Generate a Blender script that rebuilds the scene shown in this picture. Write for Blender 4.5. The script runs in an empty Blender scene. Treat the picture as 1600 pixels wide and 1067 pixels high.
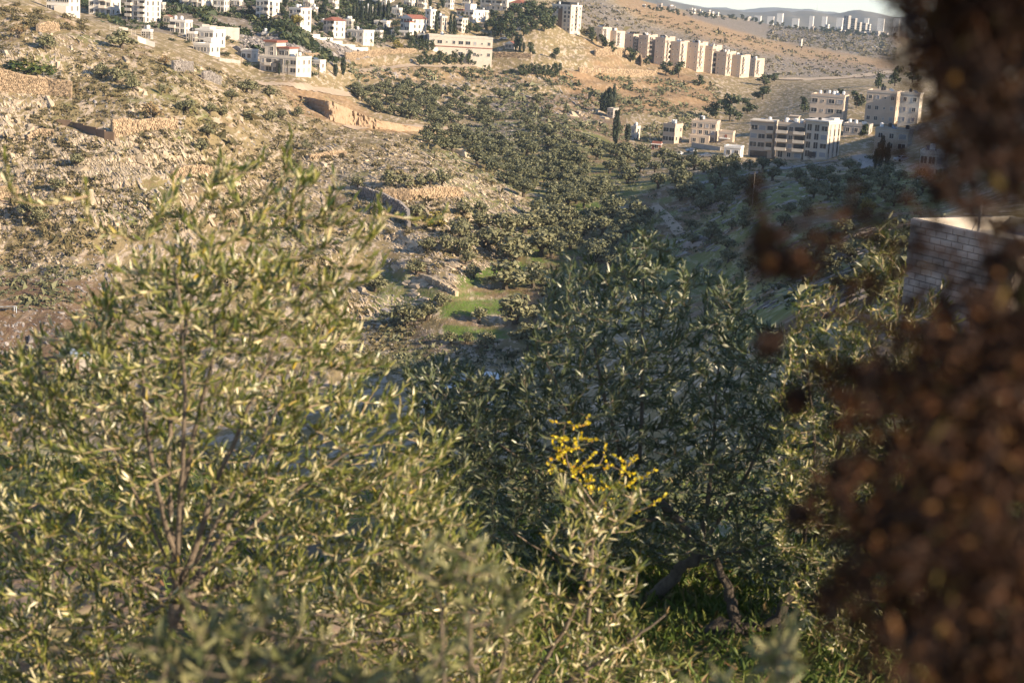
import bpy, math, random
import numpy as np
from mathutils import Vector, Matrix
R = math.radians
rng = np.random.default_rng(11)
random.seed(11)
scene = bpy.context.scene
COL = scene.collection

# ------------------------------------------------------------ camera, sky, sun, exposure
FPX = 2400.0
PITCH, ROLL = math.atan(537 / FPX), R(3.3)
CM = Matrix.Rotation(R(90) - PITCH, 3, 'X') @ Matrix.Rotation(ROLL, 3, 'Z')
cam = bpy.data.cameras.new('camera')
cam.sensor_width = 36.0
cam.lens = FPX / 1600 * 36.0
cam.clip_start = 0.05
cam.clip_end = 40000
cam.dof.use_dof = True
cam.dof.focus_distance = 380
cam.dof.aperture_fstop = 6.0
camo = bpy.data.objects.new('camera', cam)
COL.objects.link(camo)
camo.matrix_world = CM.to_4x4()
scene.camera = camo

HAZE = 0.000062
SUN_AZ, SUN_EL = 117.0, 23.0            # azimuth clockwise from the view direction
SUNV = Vector((math.sin(R(SUN_AZ)) * math.cos(R(SUN_EL)), math.cos(R(SUN_AZ)) * math.cos(R(SUN_EL)), math.sin(R(SUN_EL))))
world = bpy.data.worlds.new('World')
scene.world = world
world.use_nodes = True
wn = world.node_tree
bg = wn.nodes['Background']
sky = wn.nodes.new('ShaderNodeTexSky')
sky.sky_type = 'NISHITA'
sky.sun_disc = False
sky.sun_elevation = R(SUN_EL)
sky.sun_rotation = R(SUN_AZ)
sky.air_density = 0.85
sky.dust_density = 0.2
sky.ozone_density = 1.3
sky.altitude = 800
wn.links.new(sky.outputs[0], bg.inputs[0])
bg.inputs[1].default_value = 0.09
sl = bpy.data.lights.new('sun', 'SUN')
sl.energy = 5.0
sl.angle = R(0.55)
sl.color = (1.0, 0.80, 0.56)
so = bpy.data.objects.new('sun', sl)
COL.objects.link(so)
so.rotation_euler = SUNV.to_track_quat('Z', 'Y').to_euler()
so.location = (40, -40, 60)
scene.view_settings.view_transform = 'Standard'
scene.view_settings.look = 'None'
scene.view_settings.gamma = 1
scene.view_settings.use_curve_mapping = False
scene.view_settings.exposure = 1.25
scene.cycles.use_denoising = True
scene.cycles.max_bounces = 5
scene.cycles.diffuse_bounces = 3
scene.cycles.transparent_max_bounces = 8
scene.cycles.volume_bounces = 0

# ------------------------------------------------------------ helpers
def tag(o, label=None, cat=None, group=None, kind=None):
    if label: o['label'] = label
    if cat: o['category'] = cat
    if group: o['group'] = group
    if kind: o['kind'] = kind
    return o

def link(name, me, mats=(), parent=None):
    o = bpy.data.objects.new(name, me)
    COL.objects.link(o)
    if me is not None and mats:
        for m in (mats if isinstance(mats, (list, tuple)) else [mats]):
            me.materials.append(m)
    if parent is not None:
        o.parent = parent
    return o

def empty(name, loc, rz=0, label=None, cat=None, group=None):
    o = bpy.data.objects.new(name, None)
    COL.objects.link(o)
    o.location = loc
    o.rotation_euler = (0, 0, rz)
    o.empty_display_size = 0.2
    return tag(o, label, cat, group)

def mesh_np(name, V, Fs, midx=None, smooth=False):
    """V (n,3); Fs list of (m,k) index arrays."""
    V = np.asarray(V, dtype=np.float32)
    me = bpy.data.meshes.new(name)
    me.vertices.add(len(V))
    me.vertices.foreach_set('co', V.ravel())
    Fs = [np.asarray(f, dtype=np.int32) for f in Fs if len(f)]
    nl = sum(f.size for f in Fs)
    npoly = sum(len(f) for f in Fs)
    me.loops.add(nl)
    me.loops.foreach_set('vertex_index', np.concatenate([f.ravel() for f in Fs]))
    me.polygons.add(npoly)
    ks = np.concatenate([np.full(len(f), f.shape[1], dtype=np.int32) for f in Fs])
    st = np.concatenate([[0], np.cumsum(ks)[:-1]]).astype(np.int32)
    me.polygons.foreach_set('loop_start', st)
    me.polygons.foreach_set('loop_total', ks)
    if midx is not None:
        me.polygons.foreach_set('material_index', np.asarray(midx, dtype=np.int32))
    me.update(calc_edges=True)
    me.polygons.foreach_set('use_smooth', np.full(npoly, bool(smooth)))
    return me

BOXF = np.array([[0, 3, 2, 1], [4, 5, 6, 7], [0, 1, 5, 4], [1, 2, 6, 5], [2, 3, 7, 6], [3, 0, 4, 7]])
class MB:
    """collects polygons for one mesh"""
    def __init__(self):
        self.V, self.F, self.M, self.n = [], {}, {}, 0
    def add(self, V, F, m=0):
        V = np.asarray(V, float).reshape(-1, 3)
        F = np.asarray(F, int)
        self.V.append(V)
        k = F.shape[1]
        self.F.setdefault(k, []).append(F + self.n)
        self.M.setdefault(k, []).append(np.full(len(F), m))
        self.n += len(V)
        return self
    def box(self, x0, x1, y0, y1, z0, z1, m=0, rz=0, c=(0, 0, 0)):
        V = np.array([[x0, y0, z0], [x1, y0, z0], [x1, y1, z0], [x0, y1, z0], [x0, y0, z1], [x1, y0, z1], [x1, y1, z1], [x0, y1, z1]], float)
        if rz:
            cc, s = math.cos(rz), math.sin(rz)
            V = np.stack([V[:, 0] * cc - V[:, 1] * s, V[:, 0] * s + V[:, 1] * cc, V[:, 2]], 1)
        return self.add(V + np.array(c), BOXF, m)
    def cyl(self, c, r, h, k=8, m=0, r2=None):
        r2 = r if r2 is None else r2
        a = np.arange(k) * 2 * math.pi / k
        b = np.stack([np.cos(a) * r, np.sin(a) * r, np.zeros(k)], 1)
        t = np.stack([np.cos(a) * r2, np.sin(a) * r2, np.full(k, h)], 1)
        i = np.arange(k); j = (i + 1) % k
        self.add(np.concatenate([b, t]) + np.array(c), np.stack([i, j, j + k, i + k], 1), m)
        self.add(t + np.array(c), np.arange(k)[None, :], m)
        return self
    def tube(self, P, rad, k=5, m=0, cap=False):
        P = np.asarray(P, float); n = len(P)
        rad = np.broadcast_to(np.asarray(rad, float), (n,))
        T = np.gradient(P, axis=0)
        T /= np.linalg.norm(T, axis=1)[:, None] + 1e-9
        ref = np.array([0.31, 0.87, 0.11]) if abs(T[0] @ np.array([0.31, 0.87, 0.11])) < 0.85 else np.array([1.0, 0, 0])
        A = np.cross(T, ref); A /= np.linalg.norm(A, axis=1)[:, None] + 1e-9
        B = np.cross(T, A)
        a = np.arange(k) * 2 * math.pi / k
        V = P[:, None, :] + rad[:, None, None] * (np.cos(a)[None, :, None] * A[:, None, :] + np.sin(a)[None, :, None] * B[:, None, :])
        i = np.arange(n - 1)[:, None] * k; j = np.arange(k)[None, :]; j2 = (j + 1) % k
        F = np.stack([(i + j), (i + j2), (i + k + j2), (i + k + j)], -1).reshape(-1, 4)
        self.add(V.reshape(-1, 3), F, m)
        return self
    def build(self, name, mats, parent=None, smooth=False):
        ks = sorted(self.F)
        me = mesh_np(name, np.concatenate(self.V), [np.concatenate(self.F[k]) for k in ks],
                     np.concatenate([np.concatenate(self.M[k]) for k in ks]), smooth)
        return link(name, me, mats, parent)

# numpy value noise
def _h(ix, iy, s):
    n = (ix.astype(np.int64) * 374761393 + iy.astype(np.int64) * 668265263 + s * 974634777) & 0x7fffffff
    n = ((n ^ (n >> 13)) * 1274126177) & 0x7fffffff
    return ((n ^ (n >> 16)) & 0xffff) / 65535.0
def vnoise(x, y, s=0):
    x = np.asarray(x, float); y = np.asarray(y, float)
    ix, iy = np.floor(x), np.floor(y)
    fx, fy = x - ix, y - iy
    fx = fx * fx * (3 - 2 * fx); fy = fy * fy * (3 - 2 * fy)
    a, b, c, d = _h(ix, iy, s), _h(ix + 1, iy, s), _h(ix, iy + 1, s), _h(ix + 1, iy + 1, s)
    return (a * (1 - fx) + b * fx) * (1 - fy) + (c * (1 - fx) + d * fx) * fy
def fbm(x, y, s=0, o=4):
    t, a, n = 0, 1.0, 0
    for i in range(o):
        t = t + a * vnoise(x * 2 ** i + 17.3 * i, y * 2 ** i - 9.1 * i, s + i); n += a; a *= .5
    return t / n

CMn = np.array(CM)
def ray(u, v):
    u, v = np.asarray(u, float), np.asarray(v, float)
    dc = np.stack([(u - 800) / FPX, -(v - 533.5) / FPX, -np.ones_like(u)], -1)
    return dc @ CMn.T
def P3(u, v, d):
    """world point seen at photo pixel (u,v) at depth y = d"""
    w = ray(u, v)
    return w * (np.asarray(d, float) / w[..., 1])[..., None]
def proj(X):
    c = np.asarray(X) @ CMn
    z = np.where(c[..., 2] < -1e-3, -c[..., 2], 1e-3)
    return 800 + c[..., 0] / z * FPX, 533.5 - c[..., 1] / z * FPX

def inpoly(u, v, poly):
    u, v = np.asarray(u, float), np.asarray(v, float)
    r = np.zeros(u.shape, bool)
    n = len(poly)
    for i in range(n):
        x1, y1 = poly[i]; x2, y2 = poly[(i + 1) % n]
        c = ((y1 > v) != (y2 > v)) & (u < (x2 - x1) * (v - y1) / ((y2 - y1) or 1e-9) + x1)
        r ^= c
    return r

# ------------------------------------------------------------ materials
def newmat(name):
    m = bpy.data.materials.new(name); m.use_nodes = True
    nt = m.node_tree
    return m, nt, nt.nodes['Principled BSDF']
def N(nt, t, **kw):
    n = nt.nodes.new(t)
    for k, v in kw.items():
        setattr(n, k, v)
    return n
def ramp(nt, stops):
    r = nt.nodes.new('ShaderNodeValToRGB')
    el = r.color_ramp.elements
    el[0].position, el[0].color = stops[0][0], (*stops[0][1], 1)
    el[1].position, el[1].color = stops[-1][0], (*stops[-1][1], 1)
    for p, c in stops[1:-1]:
        e = el.new(p); e.color = (*c, 1)
    return r
def noise(nt, scale, detail=4, rough=.6, vec=None):
    n = nt.nodes.new('ShaderNodeTexNoise')
    n.inputs['Scale'].default_value = scale; n.inputs['Detail'].default_value = detail; n.inputs['Roughness'].default_value = rough
    if vec is not None: nt.links.new(vec, n.inputs['Vector'])
    return n

def foliage_mat(name, stops, rough=.6, spec=.3, trans=0.0, tcol=None):
    """colour varies from clump to clump and from plant to plant"""
    m, nt, p = newmat(name)
    g = N(nt, 'ShaderNodeNewGeometry'); oi = N(nt, 'ShaderNodeObjectInfo')
    a = N(nt, 'ShaderNodeMath', operation='MULTIPLY'); a.inputs[1].default_value = .55
    nt.links.new(oi.outputs['Random'], a.inputs[0])
    b = N(nt, 'ShaderNodeMath', operation='ADD'); nt.links.new(g.outputs['Random Per Island'], b.inputs[0]); nt.links.new(a.outputs[0], b.inputs[1])
    c = N(nt, 'ShaderNodeMath', operation='FRACT'); nt.links.new(b.outputs[0], c.inputs[0])
    r = ramp(nt, stops); nt.links.new(c.outputs[0], r.inputs[0])
    nt.links.new(r.outputs[0], p.inputs['Base Color'])
    p.inputs['Roughness'].default_value = rough
    p.inputs['Specular IOR Level'].default_value = spec
    if trans:
        t = N(nt, 'ShaderNodeBsdfTranslucent'); mx = N(nt, 'ShaderNodeMixShader')
        if tcol: t.inputs[0].default_value = (*tcol, 1)
        else: nt.links.new(r.outputs[0], t.inputs[0])
        mx.inputs[0].default_value = trans
        nt.links.new(p.outputs[0], mx.inputs[1]); nt.links.new(t.outputs[0], mx.inputs[2])
        nt.links.new(mx.outputs[0], nt.nodes['Material Output'].inputs[0])
    return m
def plain_mat(name, c1, c2=None, scale=.6, rough=.8, metal=0, spec=.3, bump=0, bscale=None, obj_vary=0.0, isl=0.0):
    m, nt, p = newmat(name)
    tc = N(nt, 'ShaderNodeTexCoord')
    n = noise(nt, scale, 5, .65, tc.outputs['Object'])
    r = ramp(nt, [(.32, c1), (.68, c2 or tuple(x * .75 for x in c1))])
    nt.links.new(n.outputs[0], r.inputs[0])
    out = r.outputs[0]
    if obj_vary:
        oi = N(nt, 'ShaderNodeObjectInfo'); mr = N(nt, 'ShaderNodeMapRange')
        mr.inputs[3].default_value = 1 - obj_vary; mr.inputs[4].default_value = 1 + obj_vary
        nt.links.new(oi.outputs['Random'], mr.inputs[0])
        mu = N(nt, 'ShaderNodeVectorMath', operation='SCALE')
        nt.links.new(out, mu.inputs[0]); nt.links.new(mr.outputs[0], mu.inputs['Scale']); out = mu.outputs[0]
    if isl:
        ge = N(nt, 'ShaderNodeNewGeometry'); mr = N(nt, 'ShaderNodeMapRange')
        mr.inputs[3].default_value = 1 - isl; mr.inputs[4].default_value = 1 + isl * .6
        nt.links.new(ge.outputs['Random Per Island'], mr.inputs[0])
        mu = N(nt, 'ShaderNodeVectorMath', operation='SCALE')
        nt.links.new(out, mu.inputs[0]); nt.links.new(mr.outputs[0], mu.inputs['Scale']); out = mu.outputs[0]
    nt.links.new(out, p.inputs['Base Color'])
    p.inputs['Roughness'].default_value = rough; p.inputs['Metallic'].default_value = metal
    p.inputs['Specular IOR Level'].default_value = spec
    if bump:
        n2 = noise(nt, bscale or scale * 6, 5, .7, tc.outputs['Object'])
        bu = N(nt, 'ShaderNodeBump'); bu.inputs['Strength'].default_value = bump; bu.inputs['Distance'].default_value = .05
        nt.links.new(n2.outputs[0], bu.inputs['Height']); nt.links.new(bu.outputs[0], p.inputs['Normal'])
    return m

M = {}
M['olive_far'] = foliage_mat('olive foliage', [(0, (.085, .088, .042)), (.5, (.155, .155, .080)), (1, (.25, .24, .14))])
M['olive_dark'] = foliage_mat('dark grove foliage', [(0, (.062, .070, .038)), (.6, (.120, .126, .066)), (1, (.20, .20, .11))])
M['yellow_fol'] = foliage_mat('yellowing and sun-gold foliage', [(0, (.14, .12, .028)), (.6, (.22, .18, .04)), (1, (.28, .23, .06))])  # also holds the sunlight painted on two trees of the shaded slope
M['brown_fol'] = foliage_mat('brown twiggy foliage', [(0, (.13, .08, .035)), (.6, (.20, .13, .06)), (1, (.26, .19, .10))])
M['pine'] = foliage_mat('pine foliage', [(0, (.020, .035, .016)), (.6, (.045, .062, .026)), (1, (.085, .095, .038))])
M['cypress'] = foliage_mat('cypress foliage', [(0, (.012, .020, .012)), (.6, (.022, .034, .018)), (1, (.04, .052, .025))])
M['carob'] = foliage_mat('carob foliage', [(0, (.02, .04, .010)), (.6, (.05, .075, .016)), (1, (.12, .115, .025))])
M['palm'] = foliage_mat('palm fronds', [(0, (.06, .08, .03)), (1, (.15, .15, .06))])
M['scrub'] = foliage_mat('scrub', [(0, (.06, .058, .027)), (.5, (.125, .108, .052)), (1, (.21, .165, .085))])
M['bark'] = plain_mat('olive bark', (.10, .08, .06), (.05, .04, .032), 6, .9, bump=.5)
M['bark_near'] = plain_mat('grey olive bark', (.25, .20, .15), (.14, .11, .085), 30, .8, bump=.6, bscale=120)
M['bark_dark'] = plain_mat('old dark bark', (.055, .042, .034), (.025, .02, .017), 14, .9, bump=.8, bscale=60)
M['stone_w'] = plain_mat('terrace stone', (.42, .32, .215), (.27, .20, .135), .7, .9, bump=.5, bscale=3, isl=.5)
M['rock'] = plain_mat('limestone', (.55, .46, .34), (.33, .265, .185), .35, .9, bump=.7, bscale=2.2, isl=.4)
M['rock2'] = plain_mat('weathered grey limestone', (.33, .30, .28), (.20, .18, .17), .5, .9, bump=.7, bscale=2.2, isl=.4)
M['cream'] = plain_mat('cream stone facing', (.60, .54, .465), (.50, .45, .385), .5, .85, obj_vary=.1)
M['white'] = plain_mat('white render', (.66, .63, .585), (.54, .51, .47), .4, .8, obj_vary=.08)
M['tan'] = plain_mat('tan stone cladding', (.52, .43, .345), (.43, .35, .28), .3, .85, obj_vary=.06)
M['concrete'] = plain_mat('concrete', (.40, .37, .34), (.29, .265, .245), .4, .9, obj_vary=.1)
M['brownwall'] = plain_mat('brown render wall', (.20, .14, .10), (.13, .09, .065), .3, .9)
M['frame'] = plain_mat('stone window surround', (.60, .55, .48), (.5, .46, .4), 2, .8)
M['glass'] = plain_mat('dark window glass', (.045, .05, .06), (.025, .028, .034), .8, .18, spec=.6)
M['shutter'] = plain_mat('grey shutter', (.33, .33, .35), (.26, .26, .28), 1, .5)
M['tile'] = plain_mat('red roof tiles', (.27, .11, .075), (.19, .075, .055), 1.2, .8, bump=.5, bscale=5)
M['tank_w'] = plain_mat('white tank', (.78, .77, .75), (.66, .65, .64), 1, .4)
M['tank_b'] = plain_mat('black tank', (.03, .03, .033), (.02, .02, .022), 1, .4)
M['panel'] = plain_mat('solar collector', (.10, .13, .18), (.06, .08, .12), 1, .15, spec=.6)
M['metal'] = plain_mat('galvanised metal', (.42, .42, .42), (.3, .3, .3), 1, .45, metal=.6)
M['roofslab'] = plain_mat('roof screed', (.52, .49, .45), (.40, .375, .345), .5, .9)
M['road'] = plain_mat('pale dirt road', (.40, .32, .24), (.31, .245, .18), .12, .95)
M['tarmac'] = plain_mat('grey track', (.26, .25, .245), (.20, .19, .185), .3, .9)
# ------------------------------------------------------------ terrain: measured points, joined by a smooth surface
PIX = [(-100,640,228),(0,600,250),(100,520,268),(0,560,258),(0,470,284),(150,470,292),(200,400,318),(0,380,320),(0,300,342),(0,200,368),
(0,130,390),(0,60,420),(-60,20,440),(50,28,450),(160,62,455),(300,100,490),(400,131,525),(100,24,600),(240,46,600),(330,72,600),(370,88,595),
(400,122,570),(470,112,600),(200,300,345),(200,200,375),(300,150,415),(400,200,440),(400,300,382),(400,400,332),(480,470,305),(500,250,420),
(600,330,368),(600,430,330),(640,520,288),(700,440,316),(700,300,398),(820,330,412),(740,450,320),(790,480,308),(790,545,272),(850,400,356),
(850,330,416),(950,400,356),(920,330,420),(950,262,520),(850,250,536),(900,200,622),(800,200,622),(720,212,600),(650,207,555),(700,150,690),
(600,150,655),(560,180,585),(480,165,545),(440,132,560),(570,197,540),(560,112,690),(640,102,730),(700,112,742),(800,117,765),(880,117,790),
(700,72,792),(760,92,800),(560,62,735),(500,62,700),(420,68,650),(440,37,670),(600,50,800),(700,27,862),(640,11,860),(800,62,835),(845,30,885),
(900,60,885),(930,62,900),(960,120,832),(930,182,702),(1000,172,735),(1060,172,765),(1000,132,842),(1050,117,902),(1110,132,885),(1110,167,802),
(1000,92,935),(1100,108,985),(1180,121,1005),(1200,152,855),(1130,192,735),(1000,212,662),(1000,250,562),(1050,242,575),(1100,232,595),
(1200,246,562),(1300,247,545),(1350,237,545),(1400,228,560),(1290,197,640),(1380,192,640),(1300,152,760),(1400,142,770),
(1100,282,432),(1200,280,405),(1330,272,400),(1060,342,385),(1100,322,395),(1200,332,330),(1150,382,312),(1070,382,345),
(1300,352,285),(1400,332,285),(1300,460,88),(1200,440,235),(1400,470,64),(1500,300,300),(1100,450,295),(1000,450,300),(1250,400,210),(1330,400,150),
(1250,132,905),(1390,127,1150),(1250,126,1150),(1200,106,1250),(1000,62,1250),(900,20,1230),(1100,77,1310),(1100,60,1380),(950,6,1450),(870,-8,1420),
(1050,22,1650),(1200,63,1780),(1300,81,1720),(1390,98,1660),(1200,55,1960),(1200,38,2300),(1300,48,2320),(1390,57,2320),(1100,20,2150),(1020,12,2250),(1150,27,2320),
(700,0,960),(760,18,930),(300,10,690),(180,0,690),(560,20,860),(200,-25,800),(500,-20,900)]
PT = [P3(u, v, d) for u, v, d in PIX]
PT += [np.array(p, float) for p in [(-6,-8,-2.4),(0,-8,-2.2),(7,-8,-1.8),(-6,0,-3.0),(0,0,-2.8),(6,0,-2.4),(-5,8,-3.5),(0,9,-3.55),(5,9,-3.3),(0,15,-4.8),(-8,16,-5.2),(8,16,-4.4),
  (0,30,-10.5),(-15,30,-11.5),(12,28,-8.6),(0,80,-29),(-30,80,-31),(20,48,-11.5),(-90,160,-52),(-20,170,-50),
  (40,60,-8.5),(80,90,-9),(95,190,-20),(104,262,-14),(122,335,-7),(142,400,-3),(166,455,-6),(186,530,-12),(225,600,-18),(280,800,-30),(430,1100,-36),(55,120,-16),
  (-130,240,-50),(-170,330,-30),(-200,450,-8),(-280,600,8),(-330,800,14),(-300,1000,20),(-500,1500,40),(800,1800,-20),(900,2400,-10),
  (0,1600,25),(-200,1600,40),(200,2600,-20),(600,2700,-70),(900,3200,-120),(0,3400,-60),(0,6000,-160),(1500,6000,-200),(-1500,6000,-160),(2500,12000,-300),(-2500,12000,-300)]]
PT = np.array(PT)
def AL(x, y):
    w = np.maximum(y + 30, 1.0)
    return x / w, np.log(w)
_ca, _cl = AL(PT[:, 0], PT[:, 1])
CX = np.stack([_ca * 4.2, _cl], 1)
CT = PT[:, 2] / (PT[:, 1] + 30)
def _phi(r2):
    return .5 * r2 * np.log(r2 + 1e-12)
_n = len(CX)
_K = _phi(((CX[:, None] - CX[None]) ** 2).sum(-1)) + np.eye(_n) * 2e-4
_Pm = np.concatenate([np.ones((_n, 1)), CX], 1)
_Am = np.block([[_K, _Pm], [_Pm.T, np.zeros((3, 3))]])
_W = np.linalg.solve(_Am, np.concatenate([CT, np.zeros(3)]))
def tps(a, l):
    q = np.stack([a * 4.2, l], -1).reshape(-1, 2)
    out = np.empty(len(q))
    for i in range(0, len(q), 20000):
        s = q[i:i + 20000]
        k = _phi(((s[:, None] - CX[None]) ** 2).sum(-1))
        out[i:i + 20000] = k @ _W[:_n] + _W[_n] + s @ _W[_n + 1:]
    return out.reshape(np.shape(a))

gA = np.concatenate([np.linspace(-1.5, -.43, 22)[:-1], np.linspace(-.43, .43, 390), np.linspace(.43, 1.5, 22)[1:]])
gL = np.concatenate([np.linspace(1.7, 3.2, 50)[:-1], np.linspace(3.2, 5.4, 90)[:-1], np.linspace(5.4, 7.25, 520)[:-1], np.linspace(7.25, 9.5, 80)])
GA, GL = np.meshgrid(gA, gL)
GW = np.exp(GL)
GY = GW - 30
GX = GA * GW
# coarse smooth surface, then interpolated up, then relief added
_cA = np.linspace(gA[0], gA[-1], 160); _cA = np.unique(np.concatenate([_cA, np.linspace(-.43, .43, 120)])); _cL = np.unique(np.concatenate([np.linspace(1.7, 9.5, 140), np.linspace(5.4, 7.3, 160)]))
_ct = tps(*np.meshgrid(_cA, _cL))
_t1 = np.stack([np.interp(gA, _cA, row) for row in _ct])
GT = np.stack([np.interp(gL, _cL, _t1[:, j]) for j in range(len(gA))], 1)
GZ = GT * GW
GU, GV = proj(np.stack([GX, GY, GZ], -1))
EXT = lambda poly: inpoly(GU, GV, poly)
def soft(mask, it=2):
    m = mask.astype(float)
    for _ in range(it):
        m[1:-1, 1:-1] = (m[1:-1, 1:-1] * 2 + m[:-2, 1:-1] + m[2:, 1:-1] + m[1:-1, :-2] + m[1:-1, 2:]) / 6
    return m
vis = (GY > 14)
def zone(poly, y0=25, y1=4000, it=3):
    return soft(EXT(poly) & (GY > y0) & (GY < y1), it)
HILL = [(-300,-30),(60,10),(170,55),(300,90),(410,125),(450,120),(520,150),(580,185),(700,205),(730,215),(825,325),(745,385),(650,430),(570,520),(520,600),(-300,700)]
zHill = zone(HILL, 200, 620)
rel = (fbm(GX / 26, GY / 26, 3, 4) - .5)
near_f = np.clip((GY - 20) / 120, 0, 1)
GZ = GZ + rel * (1.2 + 3.2 * zHill) * near_f * np.clip(900 / (GY + 200), .5, 1) + (fbm(GX / 2.2, GY / 2.2, 9, 3) - .5) * .35 * np.clip(1 - GY / 200, 0, 1)
# terraces on the left hill: risers that follow the contour
st = 3.4
zz = GZ + (fbm(GX / 60, GY / 60, 21, 3) - .5) * 6
fr = zz / st - np.floor(zz / st)
step = np.clip((fr - .5) / .16, -.5, .5) - (fr - .5)
GZ = GZ + zHill * step * st * .65 * np.clip(fbm(GX / 70, GY / 70, 5, 2) * 2.2 - .5, 0, 1)
# dipping strata
sd = (GX * .85 + GY * .53)
sp = sd / 3.1 + (fbm(GX / 18, GY / 18, 33, 3) - .5) * 3.5
stra = np.abs((sp - np.floor(sp)) - .5) * 2
zYard = zone([(-300,430),(0,420),(190,430),(200,520),(160,600),(-300,660)], 150, 330, 6)
GZ = GZ + zHill * (1 - zYard) * (stra ** 2) * .75 * np.clip(fbm(GX / 35, GY / 35, 40, 3) * 3 - 1, 0, 1)
# steps of the far terraces and the tipped slope
zFar = zone([(540,90),(700,60),(1000,60),(1130,120),(1110,175),(900,180),(560,170)], 600, 1100)
fr2 = GZ / 5 - np.floor(GZ / 5)
GZ = GZ + zFar * (np.clip((fr2 - .5) / .25, -.5, .5) - (fr2 - .5)) * 5 * .35 + zFar * (fbm(GX / 9, GY / 9, 61, 3) - .5) * 1.6
GU, GV = proj(np.stack([GX, GY, GZ], -1))

def gh(x, y):
    """ground height, exactly on the mesh grid"""
    a, l = AL(np.asarray(x, float), np.asarray(y, float))
    j = np.clip(np.searchsorted(gA, a) - 1, 0, len(gA) - 2); i = np.clip(np.searchsorted(gL, l) - 1, 0, len(gL) - 2)
    fa = np.clip((a - gA[j]) / (gA[j + 1] - gA[j]), 0, 1); fl = np.clip((l - gL[i]) / (gL[i + 1] - gL[i]), 0, 1)
    return (GZ[i, j] * (1 - fa) + GZ[i, j + 1] * fa) * (1 - fl) + (GZ[i + 1, j] * (1 - fa) + GZ[i + 1, j + 1] * fa) * fl
def hit(u, v, y0=25., y1=9000.):
    """first ground point along the lines of sight through photo pixels (arrays)"""
    u = np.atleast_1d(np.asarray(u, float)); v = np.atleast_1d(np.asarray(v, float))
    w = ray(u, v); w = w / w[:, 1:2]
    y0 = np.broadcast_to(np.asarray(y0, float), u.shape)
    t = np.linspace(0, 1, 1400)
    d = y0[:, None] * (y1 / y0[:, None]) ** t[None, :]
    g = gh(w[:, 0:1] * d, d) - w[:, 2:3] * d
    under = g > 0
    k = np.argmax(under, axis=1); k = np.where(under.any(1), np.maximum(k, 1), len(t) - 1)
    ar = np.arange(len(u))
    ga, gb = g[ar, k - 1], g[ar, k]
    f = np.where(np.abs(gb - ga) > 1e-9, -ga / (gb - ga), 0)
    dd = d[ar, k - 1] + (d[ar, k] - d[ar, k - 1]) * np.clip(f, 0, 1)
    x = w[:, 0] * dd
    return np.stack([x, dd, gh(x, dd)], 1)
def hit1(u, v, y0=25.):
    return hit([u], [v], y0)[0]

# ground cover painted from what grows where, with some slope shade put in: r bare soil, g green grass, b grey rock and painted slope shade, a dry orange grass
nz = fbm(GX / 14, GY / 14, 71, 4); nz2 = fbm(GX / 5, GY / 5, 77, 3)
cg = zone([(712,428),(770,412),(850,400),(852,424),(770,440),(716,454)], 200, 500, 2)
for q_ in ([(688,470),(805,466),(800,490),(690,498)], [(690,508),(800,512),(800,528),(700,534)], [(800,388),(855,390),(850,402),(800,402)], [(700,462),(790,452),(790,458),(700,468)]):
    cg = np.maximum(cg, zone(q_, 200, 500, 1))
cg = cg * np.clip(nz2 * 3 - .55, .35, .95)
cg = np.maximum(cg, zone([(895,318),(940,316),(940,338),(900,340)], 200, 700, 1))
cg = np.maximum(cg, .55 * zone([(150,325),(240,310),(265,340),(170,372)], 200, 600, 2))
cg = np.maximum(cg, .6 * zone([(560,520),(600,420),(690,440),(660,560),(560,600)], 200, 500, 3) * np.clip(nz * 4 - 1.4, 0, 1))
cg = np.maximum(cg, .62 * zone([(960,290),(1180,260),(1480,270),(1500,480),(1180,560),(980,460)], 40, 560, 4) * np.clip(nz * 4 - 1.2, 0.05, 1))
cg = np.maximum(cg, .55 * zone([(640,215),(860,170),(1000,240),(1000,420),(830,560),(760,380)], 250, 700, 4) * np.clip(nz2 * 4 - 1.3, 0, 1))
cg = np.maximum(cg, .45 * zHill * np.clip(nz * 5 - 2.9, 0, 1))
cg = np.maximum(cg, .5 * (GY < 40) * np.clip(nz2 * 4 - 1.4, .0, 1))
cr = .8 * zone([(-300,440),(0,430),(190,440),(200,520),(160,580),(-300,640)], 150, 330, 3)
cr = np.maximum(cr, .7 * zone([(960,300),(1480,260),(1500,480),(1100,560)], 40, 560, 4) * np.clip((1 - nz) * 4 - 1.7, 0, 1))
cr = np.maximum(cr, .7 * zone([(780,395),(900,345),(960,420),(820,560),(780,500)], 200, 500, 2) * np.clip((1 - nz) * 4 - 1.6, 0, 1))
cr = np.maximum(cr, .6 * zone([(800,155),(930,140),(980,190),(990,290),(860,260)], 400, 800, 4))
cr = np.maximum(cr, .6 * zone([(640,395),(860,380),(860,560),(640,560)], 200, 500, 3) * np.clip((1 - nz2) * 4 - 1.3, 0, 1))
cr = np.maximum(cr, .45 * zHill * np.clip((1 - nz2) * 5 - 2.6, 0, 1))
cr = np.maximum(cr, .8 * (GY < 40) * np.clip((1 - nz2) * 4 - 1.4, .2, 1))
cb = zone([(372,46),(480,58),(590,86),(530,98),(440,102),(376,84)], 500, 800, 3)  # rocky slope facing away: its shade is mixed into the grey
cb = np.maximum(cb, .85 * zone([(110,-30),(380,-30),(600,-30),(610,75),(480,60),(370,50),(300,60),(180,40)], 500, 1200, 3))  # shade of the village slopes put into the cover as grey
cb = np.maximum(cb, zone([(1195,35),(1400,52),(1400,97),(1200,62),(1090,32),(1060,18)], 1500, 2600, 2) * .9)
cb = np.maximum(cb, .8 * zone([(840,-40),(940,-5),(1010,40),(1200,82),(1400,110),(1400,124),(1230,122),(1180,118),(1000,75),(900,40)], 900, 2000, 3))
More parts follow.
